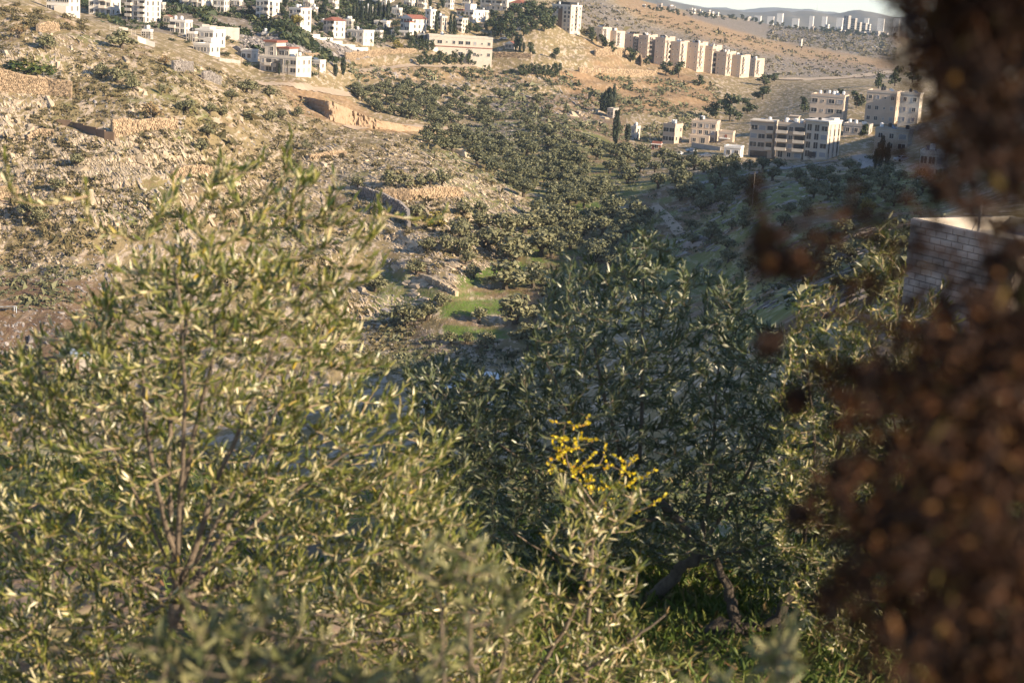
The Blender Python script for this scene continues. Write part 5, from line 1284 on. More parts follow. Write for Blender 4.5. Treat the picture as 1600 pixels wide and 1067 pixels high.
    for k in big:
        d = Vector(ld[k]).normalized(); s_ = d.cross(Vector(ln[k])).normalized(); u_ = s_.cross(d)
        o = link('leaf', protos[k % 4], (), root)
        o.matrix_world = Matrix(((s_.x, d.x, u_.x, 0), (s_.y, d.y, u_.y, 0), (s_.z, d.z, u_.z, 0), (0, 0, 0, 1))) @ Matrix.Diagonal((LL[k] * WW[k] / LL[k] / .22, LL[k], LL[k], 1))
        o.location = lp[k] - base
    print(name, 'leaves', n)
    return root

def tips_in(poly, n, d0, d1, rg, dens=None):
    P = np.array(poly, float); lo, hi = P.min(0), P.max(0)
    q = lo + rg.random((n * 6, 2)) * (hi - lo); q = q[inpoly(q[:, 0], q[:, 1], poly)][:n]
    return P3(q[:, 0], q[:, 1], rg.uniform(d0, d1, len(q)))
def G(x, y, dz=0.0): return np.array([x, y, float(gh(x, y)) + dz])
def pp(u, v, d): return P3(u, v, d)

# 1. the big sunlit olive on the left
rg = np.random.default_rng(101)
b0 = G(-1.05, 5.2, -.1)
fork = pp(278, 935, 5.0)
skel = [[(b0, .055), ((b0 + fork) / 2 + np.array([.05, .02, 0]), .045), (fork, .032)]]
for (u, v, d, u2, v2, d2, r) in [(262, 760, 4.9, 225, 560, 4.8, .011), (300, 720, 5.0, 335, 500, 4.9, .013), (330, 760, 5.0, 440, 520, 5.0, .012), (250, 820, 4.9, 150, 640, 5.0, .007), (380, 830, 5.1, 560, 700, 5.2, .011), (420, 900, 5.2, 660, 850, 5.4, .010),
        (270, 700, 5.3, 300, 430, 5.4, .011), (210, 900, 4.9, 90, 820, 5.0, .006), (350, 790, 4.9, 440, 620, 4.9, .008), (290, 640, 4.7, 270, 420, 4.6, .009), (200, 980, 5.0, 30, 980, 5.1, .006), (400, 980, 4.8, 600, 1000, 4.7, .009), (520, 960, 5.2, 760, 960, 5.2, .009), (430, 700, 5.5, 520, 480, 5.6, .009)]:
    skel.append([(fork, r * 1.15), (pp(u, v, d), r * .8), (pp(u2, v2, d2), r * .42)])
poly = [(-30,545),(60,510),(120,480),(165,440),(215,410),(262,385),(330,370),(372,390),(440,390),(480,420),(530,420),(560,460),(560,500),(600,560),(640,600),(720,680),(740,760),(760,850),(830,900),(850,1090),(-30,1090)]
tp = np.concatenate([tips_in(poly, 1750, 4.6, 6.3, rg), tips_in([(120,490),(215,410),(330,375),(480,410),(560,470),(600,560),(300,600),(100,570)], 150, 4.5, 5.6, rg), tips_in([(190,400),(262,292),(345,246),(455,222),(525,280),(592,322),(604,420),(560,440),(215,430)], 95, 4.6, 5.2, rg), tips_in([(-30,560),(120,540),(300,600),(560,600),(720,760),(830,900),(850,1090),(-30,1090)], 1000, 4.6, 6.5, rg),
    np.array([pp(u, v, d) for u, v, d in [(455, 212, 4.9), (446, 262, 4.9), (462, 300, 4.8), (430, 330, 5.0), (345, 238, 4.8), (336, 275, 4.8), (360, 290, 4.9), (322, 300, 4.8), (270, 278, 4.8), (282, 330, 4.8), (305, 350, 4.8), (522, 276, 5.0), (530, 300, 5.0), (545, 345, 5.0), (505, 340, 5.0), (592, 312, 5.1), (606, 330, 5.1), (580, 360, 5.1), (478, 325, 4.9), (695, 330, 5.2),
     (228, 365, 4.7), (210, 395, 4.7), (188, 420, 4.7), (240, 400, 4.7), (395, 345, 4.9), (415, 375, 4.9), (375, 365, 4.9), (490, 390, 5.0), (560, 390, 5.1), (8, 250, 4.3), (14, 290, 4.3), (135, 290, 4.5), (130, 320, 4.5), (450, 235, 4.9), (440, 285, 4.95), (468, 270, 4.85), (340, 258, 4.8), (352, 262, 4.85), (275, 300, 4.8), (262, 312, 4.75), (515, 300, 5.0), (538, 320, 5.0), (524, 330, 5.05), (600, 345, 5.1), (586, 330, 5.1), (415, 320, 4.95), (425, 352, 4.9), (310, 322, 4.8), (380, 318, 4.85), (245, 345, 4.75), (200, 370, 4.7), (165, 400, 4.65)]])])
grow('olive_tree', 'big sunlit olive filling the left foreground with pale upright shoots', 'olive tree', skel, tp, M['leaf'], M['twig'], M['bark_near'], rg, L=(.032, .055), W=(.007, .0108), gap=.0068, up=1.2, shoot_len=(.2, .45), shift=-.08, rise=.85, thick=.9)
# 2. the shaded olive in the middle
rg = np.random.default_rng(102)
b1 = G(*(pp(985, 1010, 9.2)[:2]), -.1)
k1, k2 = pp(1092, 868, 9.2), pp(978, 742, 9.3)
skel = [[(b1, .075), (pp(1008, 950, 9.2), .062), (pp(1055, 895, 9.2), .05), (k1, .042), (pp(1050, 800, 9.25), .034), (k2, .028)],
        [(k2, .022), (pp(948, 630, 9.2), .014), (pp(925, 520, 9.1), .007)], [(k2, .020), (pp(995, 620, 9.4), .015), (pp(1020, 470, 9.3), .008), (pp(1015, 380, 9.3), .004)],
        [(k2, .016), (pp(905, 690, 9.0), .011), (pp(850, 560, 8.9), .005)], [(k1, .024), (pp(1110, 720, 9.4), .016), (pp(1125, 560, 9.4), .007)], [(k1, .020), (pp(1180, 740, 9.2), .013), (pp(1215, 600, 9.1), .006)],
        [(pp(1050, 800, 9.25), .016), (pp(900, 790, 8.9), .011), (pp(740, 690, 8.8), .006)], [(pp(945, 720, 9.3), .014), (pp(830, 690, 9.6), .010), (pp(700, 600, 9.7), .005)], [(k1, .016), (pp(1200, 850, 9.0), .010), (pp(1290, 800, 8.9), .006)], [(pp(1008, 950, 9.2), .018), (pp(900, 900, 9.0), .011), (pp(800, 830, 8.9), .006)]]
poly = [(630,570),(700,560),(800,600),(825,545),(860,430),(900,398),(950,425),(985,350),(1030,352),(1060,405),(1110,425),(1165,440),(1185,505),(1240,510),(1330,560),(1400,700),(1360,880),(1250,960),(1140,880),(1000,880),(860,920),(770,880),(700,760),(650,660)]
tp = np.concatenate([tips_in(poly, 3400, 8.3, 10.6, rg), tips_in([(630,570),(700,558),(760,585),(830,560),(850,720),(700,780),(640,680)], 500, 8.4, 9.8, rg), np.array([pp(u, v, 9.2) for u, v in [(1030, 335), (1018, 350), (985, 352), (1008, 372), (1045, 385), (900, 392), (880, 402), (925, 405), (862, 422), (838, 540), (1065, 405), (1120, 418), (1160, 430), (820, 425)]])])
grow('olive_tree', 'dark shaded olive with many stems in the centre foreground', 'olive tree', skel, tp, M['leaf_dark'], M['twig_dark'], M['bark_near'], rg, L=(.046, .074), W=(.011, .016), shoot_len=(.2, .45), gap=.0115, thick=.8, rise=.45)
# 3. old bent trunk at the lower right of it
rg = np.random.default_rng(103)
b2 = G(*(pp(1075, 1085, 8.3)[:2]), -.1)
e2 = pp(1150, 987, 8.4)
skel = [[(b2, .11), (pp(1086, 1034, 8.3), .095), (pp(1106, 1000, 8.35), .085), (e2, .072), (pp(1200, 985, 8.5), .04), (pp(1255, 900, 8.5), .024)],
        [(e2, .04), (pp(1140, 930, 8.45), .030), (pp(1118, 870, 8.5), .018)],
        [(pp(1255, 900, 8.5), .016), (pp(1300, 760, 8.3), .011), (pp(1330, 600, 8.2), .006)], [(pp(1255, 900, 8.5), .014), (pp(1270, 690, 8.0), .010), (pp(1255, 540, 7.9), .005)], [(pp(1200, 985, 8.5), .016), (pp(1340, 900, 8.0), .011), (pp(1420, 760, 7.9), .006), (pp(1400, 560, 7.8), .004)], [(pp(1340, 900, 8.0), .010), (pp(1400, 980, 7.8), .006)]]
poly = [(1235,480),(1262,445),(1330,435),(1372,350),(1398,352),(1415,470),(1480,440),(1510,540),(1500,700),(1480,1000),(1380,1050),(1300,1020),(1220,960),(1200,800),(1200,640)]
tp = np.concatenate([tips_in(poly, 1700, 7.3, 8.9, rg), np.array([pp(u, v, 7.7) for u, v in [(1388, 342), (1380, 365), (1402, 372), (1392, 400), (1262, 442), (1310, 430), (1340, 432), (1482, 440), (1452, 452), (1250, 470), (1415, 420)]])])
grow('olive_tree', 'olive with an old bent trunk and sunlit tips in front of the block house', 'olive tree', skel, tp, M['leaf'], M['twig'], M['bark_mid'], rg, L=(.034, .055), W=(.008, .012), gap=.010, shoot_len=(.18, .36), rise=.6)
# 4. low sunlit shoots in front of the dark olive
rg = np.random.default_rng(104)
b3 = G(.15, 5.6, -.05); f3 = pp(800, 1120, 5.6)
skel = [[(b3, .022), (f3, .014)], [(f3, .010), (pp(890, 950, 5.6), .007), (pp(930, 840, 5.5), .004)], [(f3, .010), (pp(760, 980, 5.7), .007), (pp(700, 830, 5.7), .004)], [(f3, .009), (pp(960, 1020, 5.5), .006), (pp(1040, 960, 5.5), .004)], [(f3, .008), (pp(640, 1010, 5.5), .006), (pp(560, 900, 5.5), .003)]]
poly = [(560,860),(690,800),(760,850),(830,880),(860,800),(870,745),(920,770),(960,750),(1000,755),(1010,860),(990,980),(1040,1000),(1080,1090),(560,1090)]
tp = np.concatenate([tips_in(poly, 420, 5.1, 6.2, rg), np.array([pp(u, v, 5.5) for u, v in [(868, 742), (880, 760), (905, 770), (955, 748), (1000, 755), (1012, 775), (990, 790)]])])
grow('olive_sapling', 'low sunlit olive shoots rising in front of the dark central olive', 'olive sapling', skel, tp, M['leaf'], M['twig'], M['bark_near'], rg, L=(.036, .058), W=(.008, .012), shoot_len=(.14, .3), gap=.010, rise=.7)
# 5. very near soft foliage along the bottom edge
def near_bush(label, seed, spots, d, cx):
    rg = np.random.default_rng(seed)
    b = G(cx, d + .05, -.05); f = pp(spots[0][0], 1240, d)
    skel = [[(b, .012), (f, .009)]] + [[(f, .006), (pp((u0 + spots[0][0]) / 2, 1130, d), .004), (pp(u0, v0 + 60, d), .002)] for u0, v0, ru, rv, n in spots]
    t = []
    for u0, v0, ru, rv, n in spots:
        q = rg.normal(size=(n, 2)) * .5
        t.append(P3(u0 + q[:, 0] * ru, v0 + q[:, 1] * rv, rg.uniform(d - .15, d + .2, n)))
    grow('bush', label, 'bush', skel, np.concatenate(t), M['leaf_soft'], M['twig_dark'], M['twig_dark'], rg, L=(.03, .045), W=(.006, .010), gap=.007, shoot_len=(.05, .12), nleaf=120)
near_bush('very blurred grey-green bush at the bottom edge, left of centre', 105, [(380, 1030, 110, 60, 60), (290, 1040, 90, 60, 46), (470, 1050, 80, 50, 30), (330, 975, 60, 40, 16), (420, 965, 60, 40, 16), (560, 1060, 80, 30, 24)], 2.0, -.35)
near_bush('very blurred pale twig tips at the bottom edge under the bent trunk', 106, [(1215, 1040, 40, 50, 16), (1235, 985, 18, 30, 6), (1180, 1075, 50, 30, 12), (1120, 1085, 50, 20, 8)], 1.8, .30)
near_bush('soft blurred green spray hanging in front of the lower middle foliage', 107, [(735, 900, 60, 50, 22), (680, 860, 46, 30, 10), (700, 1020, 60, 50, 14), (790, 930, 40, 50, 12)], 2.4, -.05)

# 6. yellow-leaved shrub behind the dark olive's stems
rg = np.random.default_rng(108)
by = G(*(pp(930, 860, 7.0)[:2]), -.05)
yk = pp(930, 800, 7.0)
skel = [[(by, .012), (yk, .009)], [(yk, .006), (pp(890, 730, 6.95), .004), (pp(884, 660, 6.9), .002)], [(yk, .006), (pp(960, 760, 6.95), .004), (pp(985, 720, 6.9), .002)]]
tp = np.array([pp(u, v, d) for u, v, d in zip(*[np.concatenate([rg.normal(a, s, n) for a, s, n in q]) for q in ([(884, 14, 26), (872, 10, 15), (905, 12, 15), (950, 26, 15), (975, 24, 15)], [(692, 26, 26), (712, 12, 15), (730, 20, 15), (718, 22, 15), (752, 24, 15)], [(6.9, .06, 26), (6.9, .06, 15), (6.9, .06, 15), (6.9, .06, 15), (6.9, .06, 15)])])])
grow('yellow_shrub', 'small shrub with bright yellow autumn leaves among the dark olive stems', 'shrub', skel, tp, M['leaf_yellow'], M['twig_dark'], M['twig_dark'], rg, L=(.015, .025), W=(.011, .018), gap=.009, shoot_len=(.06, .14))

# 7. dry brown cypress at the right edge, very close
rg = np.random.default_rng(109)
CD = .86
bc = G(.98, 1.3, -.1)
root = empty('cypress_tree', tuple(bc), 0, 'dry brown cypress with round cones, very close and blurred along the right edge', 'cypress')
tk = MB(); top = bc + np.array([.05, .05, 5.4])
tk.tube(np.linspace([0, 0, 0], [.05, .05, 5.4], 14), np.linspace(.11, .02, 14), 10); tk.build('trunk', [M['bark_dark']], root, smooth=True)
br = MB(); SV, SF = [], []; cnt = 0
def spindle(P, D, L, W):
    n = len(P); D = D / np.linalg.norm(D, axis=1)[:, None]
    A = np.cross(D, rg.normal(size=(n, 3))); A /= np.linalg.norm(A, axis=1)[:, None]; B_ = np.cross(D, A)
    m = P + D * (L * .4)[:, None]
    V = np.stack([P, m + A * W[:, None], m - A * W[:, None] * .5 + B_ * W[:, None] * .87, m - A * W[:, None] * .5 - B_ * W[:, None] * .87, P + D * L[:, None]], 1)
    i = np.arange(n)[:, None] * 5
    F = np.concatenate([i + np.array([f]) for f in ([0, 2, 1], [0, 3, 2], [0, 1, 3], [1, 2, 4], [2, 3, 4], [3, 1, 4])])
    return V.reshape(-1, 3), F
def spray(a, b, n, w):
    """a branchlet from a to b with scale-leaf sprigs"""
    a, b = np.array(a), np.array(b); L = np.linalg.norm(b - a)
    t = np.linspace(0, 1, 8)[:, None]
    bend = rg.normal(size=3) * .05 * L
    Q = a + (b - a) * t + bend * np.sin(t * math.pi)
    br.tube(Q - bc, np.linspace(.0016, .0006, 8), 4)
    q = rg.random(n) ** .8; P = np.stack([np.interp(q, t[:, 0], Q[:, k]) for k in range(3)], 1)
    dirn = (b - a) / L
    D = dirn * .8 + rg.normal(size=(n, 3)) * .6
    P = P + rg.normal(size=(n, 3)) * w * (1.1 - q)[:, None]
    return spindle(P - bc, D, rg.uniform(.008, .020, n), rg.uniform(.0012, .0026, n))
VV, FF, off = [], [], 0
def addsp(vf):
    global off
    VV.append(vf[0]); FF.append(vf[1] + off); off += len(vf[0])
# dense body: u from about 1400 rightwards
edge = [(-120,1395),(0,1402),(60,1412),(110,1440),(150,1460),(200,1470),(250,1490),(300,1515),(350,1520),(400,1500),(440,1470),(480,1450),(530,1440),(560,1400),(600,1370),(650,1380),(700,1365),(760,1350),(820,1340),(870,1370),(930,1345),(1000,1390),(1060,1400),(1180,1380)]
ev = np.array(edge, float)
for k in range(2100):
    v = rg.uniform(-120, 1180); e = np.interp(v, ev[:, 0], ev[:, 1])
    u = e + (95 if 305 < v < 480 else 52 if v < 540 else -10) + rg.random() ** .75 * (1760 - e)
    if rg.random() > .12 + (u - e - 10) / 260: continue
    d = CD + rg.uniform(-.16, .36)
    b = pp(u, v, d)
    q_ = rg.normal(size=3); q_ *= rg.uniform(.03, .07) / np.linalg.norm(q_); q_[0] = abs(q_[0]) * (1 if u < 1500 else rg.choice([-1, 1])); q_[1] = abs(q_[1])
    if vnoise(np.array([u / 90.]), np.array([v / 70.]), 5)[0] < .50: continue
    addsp(spray(b + q_, b, 26, .008))
# a thin veil of single sprays along its edge
for k in range(420):
    v = rg.uniform(-60, 1120); e = np.interp(v, ev[:, 0], ev[:, 1])
    if 300 < v < 480: continue
    b = pp(e + rg.uniform(-75 if v > 500 else -20, 110), v, CD + rg.uniform(-.1, .3))
    q_ = rg.normal(size=3) * .035; q_[0] = abs(q_[0])
    addsp(spray(b + q_, b, 9, .006))
# the body of the tree out of the picture, between these sprays and the sun
for k in range(1300):
    b = np.array([rg.uniform(.46, 1.5), rg.uniform(.55, 1.9), rg.uniform(-1.1, .9)])
    if b[0] < .40 + .345 * b[1]: continue
    addsp(spray(b + np.array([rg.uniform(-.02, .1), rg.uniform(-.08, .08), -.1]), b, 20, .02))
# loose sprays reaching left over the view
for (u0, v0, u1, v1, n, w) in [(1420, 300, 1300, 330, 26, .010), (1400, 400, 1260, 372, 30, .008), (1300, 372, 1195, 350, 18, .006), (1340, 440, 1255, 410, 22, .008), (1195, 350, 1182, 300, 10, .004), (1260, 405, 1192, 390, 30, .008), (1205, 440, 1190, 370, 40, .009), (1450, 420, 1330, 470, 34, .011), (1440, 480, 1350, 440, 24, .01),
        (1470, 560, 1330, 590, 50, .012), (1400, 600, 1280, 575, 44, .011), (1420, 640, 1310, 660, 30, .010), (1380, 560, 1290, 600, 24, .009), (1300, 600, 1240, 620, 14, .006), (1460, 700, 1330, 730, 30, .010), (1430, 800, 1310, 790, 30, .010), (1400, 860, 1250, 790, 20, .007), (1430, 940, 1290, 925, 44, .012), (1440, 880, 1340, 850, 30, .011), (1420, 1020, 1370, 990, 26, .01),
        (1460, 120, 1400, 95, 26, .01), (1450, 30, 1395, 20, 26, .01), (1470, 180, 1430, 200, 20, .01), (1460, 260, 1380, 240, 18, .009), (1500, 340, 1440, 380, 20, .01), (1520, 400, 1420, 400, 26, .011)]:
    addsp(spray(pp(u0, v0, CD + .05), pp(u1, v1, CD - .03), n, w))
tag(br.build('branches', [M['cone']], root), kind='stuff')
tag(link('foliage', mesh_np('foliage', np.concatenate(VV), [np.concatenate(FF)]), M['brown_scale'], root), kind='stuff')
def _cone(b):
    # a globe of six-sided scales with raised bosses and open seams
    V0 = []
    b.cyl((0, 0, -.8), .55, 1.6, 8, 0, .5)
    for rowz, nn, rad in ((-.62, 4, .55), (-.1, 5, .80), (.45, 4, .62)):
        for k in range(nn):
            a = 2 * math.pi * (k + (rowz > 0) * .5) / nn
            c = np.array([math.cos(a) * rad, math.sin(a) * rad, rowz]); nrm = c / np.linalg.norm(c)
            s = np.cross(nrm, [0, 0, 1.]); s /= np.linalg.norm(s); t = np.cross(s, nrm)
            ring = [c + (math.cos(q) * s + math.sin(q) * t) * .44 for q in np.arange(6) * math.pi / 3]
            inner = [c + nrm * .16 + (math.cos(q) * s + math.sin(q) * t) * .24 for q in np.arange(6) * math.pi / 3]
            tipp = c + nrm * .30
            V = np.array(ring + inner + [tipp])
            b.add(V, [[i, (i + 1) % 6, 6 + (i + 1) % 6, 6 + i] for i in range(6)])
            b.add(V, [[6 + i, 6 + (i + 1) % 6, 12] for i in range(6)])
CONE = small('cone', _cone, [M['cone']])
for (u, v, s, d) in [(1243, 416, .0155, CD), (1192, 384, .012, CD - .02), (1210, 412, .013, CD), (1200, 538, .015, CD), (1245, 626, .015, CD), (1246, 806, .015, CD), (1443, 1010, .018, CD - .1), (1480, 640, .016, CD), (1560, 420, .016, CD), (1520, 820, .016, CD), (1470, 300, .013, CD), (1550, 200, .016, CD), (1400, 700, .014, CD + .1)]:
    o = link('cone', CONE, (), root); p_ = pp(u, v, d); o.location = p_ - bc; s = s * .62; o.scale = (s, s, s); o.rotation_euler = tuple(rg.uniform(0, 3, 3))
    st_ = MB(); st_.tube(np.array([p_, p_ + np.array([.03, .01, .02]), p_ + np.array([.09, .02, .01])]) - bc, [.002, .002, .0025], 4); st_.build('stalk', [M['cone']], root)

# 8. unseen cypresses added outside the picture to shade the middle olive
for (x, y, w, h, lab) in [(7.2, 6.4, 1.5, 8.6, 'unseen cypress added to shade the middle olive, nearer of the two'), (8.0, 8.05, 1.5, 8.8, 'unseen cypress added to shade the middle olive, farther of the two')]:
    g = G(x, y)
    rr = random.Random(int(x * 10)); plant('cypress_tree', 'pine', g, w * 1.25, h, lab, 'cypress', None, 'cypress', 7, rr)

# 9. weeds and grass under the trees
rg = np.random.default_rng(110)
n = 20000
x = rg.uniform(-5, 6, n); y = rg.uniform(6.0, 17, n); ok = fbm(x / .6, y / .6, 91, 3) > .44
x, y = np.concatenate([x[ok], rg.uniform(.0, 2.4, 7000)]), np.concatenate([y[ok], rg.uniform(6.6, 11.5, 7000)]); n = len(x); z = gh(x, y)
P = np.stack([x, y, z], 1); D = np.stack([rg.normal(size=n) * .7, rg.normal(size=n) * .7, rg.uniform(.4, 1, n)], 1)
V, T, Q = leaf_geo(n, P, D, rg.normal(size=(n, 3)), rg.uniform(.04, .13, n), rg.uniform(.008, .028, n), rg.normal(size=n) * .2, rg)
tag(link('grass', mesh_np('grass', V, [T, Q]), M['weed']), kind='stuff')

# ------------------------------------------------------------ block house on the right slope
def block_house():
    d0 = 58.
    A = pp(1423, 341, d0)                      # upper left corner of the wall that faces us
    cw = pp(1545, 371, d0 - 3.5)               # a point along its top edge, nearer
    dirx = np.array([cw[0] - A[0], cw[1] - A[1], 0]); dirx /= np.linalg.norm(dirx)
    rz = math.atan2(dirx[1], dirx[0])
    Wd, H, Dp = 5.4, 3.9, 5.0
    root = empty('block_house', (A[0], A[1], A[2] - H), rz, 'unfinished house of grey concrete blocks with a flat parapet roof on the right', 'house')
    b = MB(); b.box(.06, Wd - .06, .10, Dp, -4, H - .62, 0); b.build('wall', [M['mortar']], root)
    me = {}
    bh = .25; rows = 16
    for r_i in range(rows):
        z = H - (r_i + 1) * bh
        x = 0.0 if r_i % 2 == 0 else -.28
        while x < Wd - .02:
            x0, x1 = max(0, x) + .012, min(Wd, x + .56) - .012
            if x1 - x0 > .08 and not (3.55 < (x0 + x1) / 2 < 4.5 and z < 1.9 and z > .3):
                key = round(x1 - x0, 2)
                if key not in me:
                    l_ = key
                    bb = MB(); e = .012
                    V = [[0, .1, 0], [l_, .1, 0], [l_, .1, bh - .022], [0, .1, bh - .022], [0, e, 0], [l_, e, 0], [l_, e, bh - .022], [0, e, bh - .022], [e, 0, e], [l_ - e, 0, e], [l_ - e, 0, bh - .022 - e], [e, 0, bh - .022 - e]]
                    bb.add(V, [[4, 5, 9, 8], [5, 6, 10, 9], [6, 7, 11, 10], [7, 4, 8, 11], [8, 9, 10, 11], [0, 1, 5, 4], [1, 2, 6, 5], [2, 3, 7, 6], [3, 0, 4, 7]])
                    q = bb.build('tmp', [M['block']]); me[key] = q.data; me[key].name = 'block'; bpy.data.objects.remove(q)
                o = link('block', me[key], (), root); o.location = (x0, rng.uniform(-.008, .008), z)
            x += .56
    # side wall on the left: rendered, parapet and roof
    b = MB(); b.box(-.001, .055, .102, Dp, -4, H - .01, 0); b.build('side_wall', [M['block']], root)
    b = MB(); b.box(.2, Wd - .2, .2, Dp - .2, H - .62, H - .5, 0); b.build('roof', [M['roofslab']], root)
    b = MB(); b.box(.056, .2, .21, Dp, H - .61, H + .01); b.box(.056, Wd, Dp + .001, Dp + .16, H - .61, H + .01); b.box(Wd - .16, Wd, .21, Dp, H - .61, H + .012); b.box(.0, Wd, .102, .208, H - .61, H + .012); b.build('parapet', [M['cream']], root)
    b = MB(); b.box(3.55, 4.45, .02, .099, .3, 1.95, 0); b.build('window', [M['glass']], root)
    b = MB(); b.tube([[2.6, .9, H - .5], [2.6, .9, H + 1.0]], .05, 6); b.tube([[2.2, .9, H - .3], [2.6, .9, H + .55]], .02, 4); b.tube([[1.9, .8, H + .45], [3.1, 1.0, H + .5]], .02, 4); b.build('antenna', [M['metal']], root)
    b = MB(); b.box(4.3, 5.25, 1.6, 3.2, H + .35, H + .40, 0, 0); b.box(4.3, 4.36, 1.6, 1.66, H - .5, H + .349, 1); b.box(5.19, 5.25, 3.14, 3.2, H - .5, H + .349, 1); b.build('solar_heater', [M['skylight'], M['metal']], root)
    b = MB(); b.box(2.2, Wd + 2.5, Dp + .161, Dp + 3.6, -4, H - .1, 0); b.box(2.1, Wd + 2.6, Dp + .16, Dp + .4, H - .099, H + .3, 0); b.box(2.1, Wd + 2.6, Dp + 3.4, Dp + 3.7, H - .099, H + .3, 0); b.box(2.1, 2.35, Dp + .401, Dp + 3.399, H - .099, H + .3, 0); b.build('rear_wing', [M['cream']], root)
M['block'] = plain_mat('grey concrete block', (.45, .375, .335), (.35, .29, .26), 2.2, .95, bump=.5, bscale=30, obj_vary=.1)
M['mortar'] = plain_mat('grey mortar', (.26, .22, .195), (.21, .175, .155), 4, .95)
M['skylight'] = plain_mat('pale green glass panel', (.42, .55, .48), (.36, .48, .42), 1, .2, spec=.5)
block_house()

# ------------------------------------------------------------ cars and small things
def car_meshes():
    def body(b):
        prof = [(-2.1, .35), (-2.12, .72), (-1.95, .86), (-1.05, .95), (-.55, 1.40), (.75, 1.44), (1.45, 1.0), (2.0, .92), (2.12, .7), (2.1, .35)]
        V, n = [], len(prof)
        for s, q in ((-.82, 1), (.82, 1)):
            for x, z in prof:
                V.append([x, s * (.78 if z > 1.1 else 1), z])
        b.add(V, [[i, (i + 1) % n, n + (i + 1) % n, n + i] for i in range(n)])
        b.add(V, [list(range(n))[::-1]]); b.add(V, [list(range(n, 2 * n))])
    def glass(b):
        for s in (-1, 1):
            b.add([[-.85, s * .80, 1.0], [-.48, s * .70, 1.34], [.68, s * .70, 1.36], [1.2, s * .80, 1.02]] if s > 0 else [[1.2, s * .80, 1.02], [.68, s * .70, 1.36], [-.48, s * .70, 1.34], [-.85, s * .80, 1.0]], [[0, 1, 2, 3]])
        b.add([[-1.03, -.6, .985], [-.60, -.55, 1.37], [-.60, .55, 1.37], [-1.03, .6, .985]], [[0, 1, 2, 3]])
        b.add([[.80, -.55, 1.43], [1.40, -.6, 1.05], [1.40, .6, 1.05], [.80, .55, 1.43]], [[0, 1, 2, 3]])
    def wheel(b):
        a = np.arange(12) * math.pi / 6
        b.add(np.concatenate([np.stack([np.cos(a) * .33, np.full(12, -.1), np.sin(a) * .33], 1), np.stack([np.cos(a) * .33, np.full(12, .1), np.sin(a) * .33], 1)]), [[i, (i + 1) % 12, 12 + (i + 1) % 12, 12 + i] for i in range(12)])
        b.add(np.stack([np.cos(a) * .33, np.full(12, -.1), np.sin(a) * .33], 1), [list(range(12))]); b.add(np.stack([np.cos(a) * .33, np.full(12, .1), np.sin(a) * .33], 1), [list(range(12))[::-1]])
    return body, small('window', glass, [M['glass']]), small('wheel', wheel, [M['tank_b']])
_body, CGL, CWH = car_meshes()
def car(u, v, turn, col, label, y0=60., s=1.0):
    g = hit1(u, v, y0)
    root = empty('parked_car', tuple(g), R(turn), label, 'car')
    k = 'car_' + str(col)
    if k not in M: M[k] = plain_mat('car paint', col, tuple(c * .9 for c in col), .5, .3, spec=.5)
    bd = MB(); _body(bd); o = bd.build('body', [M[k]], root); o.scale = (s, s, s)
    o2 = link('window', CGL, (), root); o2.scale = (s * 1.004, s * 1.012, s * 1.004)
    for x, y in ((-1.3, -.78), (1.3, -.78), (-1.3, .78), (1.3, .78)):
        w = link('wheel', CWH, (), root); w.location = (x * s, y * s, .33 * s); w.scale = (s, s, s)
car(1052, 243, 20, (.03, .03, .035), 'black car parked in the field below the tan houses', 300.)
car(1062, 243, 70, (.75, .75, .75), 'white car parked beside the black car', 300.)
car(1080, 238, 15, (.45, .46, .48), 'silver car under the yard wall', 300.)
car(1103, 246, 10, (.10, .11, .14), 'dark car parked alone right of the slim cypress', 300.)
car(118, 563, 25, (.78, .78, .76), 'white car glimpsed through the left olive shoots', 150.)
car(625, 23, 10, (.5, .52, .55), 'silver car on the road above the long low white building', 400.)
car(780, 56, 15, (.7, .7, .7), 'white car in front of the pine grove', 400.)
car(787, 62, 15, (.78, .78, .78), 'second white car lower in front of the pine grove', 400.)
car(1408, 252, 30, (.6, .62, .65), 'pale car by the tall dark cypress on the right', 200.)
M['panel2'] = plain_mat('blue white sheet', (.50, .58, .68), (.36, .44, .55), 1.5, .4)
def sheet(name, u, v, w, h, tilt, rz, mat, label, cat, y0=100., ribs=8):
    g = hit1(u, v, y0); b = MB()
    for k in range(ribs):
        x0 = -w / 2 + w * k / ribs
        b.box(x0 + .02, x0 + w / ribs - .02, -h / 2, h / 2, 0, .03 + .04 * (k % 2))
    for sx in (-1, 1):
        b.box(sx * w / 2 - .05, sx * w / 2 + .05, h / 2 - .1, h / 2, -1.2, -.01)
        b.box(sx * w / 2 - .05, sx * w / 2 + .05, -h / 2, -h / 2 + .1, -1.2, -.01)
    o = b.build(name, [M[mat]]); o.location = (g[0], g[1], g[2] + 1.1); o.rotation_euler = (R(tilt), 0, R(rz))
    tag(o, label, cat)
sheet('corrugated_roof', 4, 489, 4.5, 3.2, -14, 25, 'panel2', 'blue-white corrugated lean-to roof at the left edge', 'roof', 150.)
def shack(u, v, w, d, h, rz, mat, rmat, label, y0=60.):
    g = hit1(u, v, y0); root = empty('shack', tuple(g), R(rz), label, 'shack')
    b = MB(); b.box(-w / 2, w / 2, 0, d, -1, h); b.build('wall', [M[mat]], root)
    b = MB(); b.add([[-w / 2 - .2, -.3, h + .003], [w / 2 + .2, -.3, h + .003], [w / 2 + .2, d + .2, h + .4], [-w / 2 - .2, d + .2, h + .4], [-w / 2 - .2, -.3, h + .08], [w / 2 + .2, -.3, h + .08], [w / 2 + .2, d + .2, h + .48], [-w / 2 - .2, d + .2, h + .48]], BOXF); b.build('roof', [M[rmat]], root)
    b = MB(); b.box(-.4, .4, -.03, -.002, -.2, h * .8); b.build('door', [M['brownwall']], root)
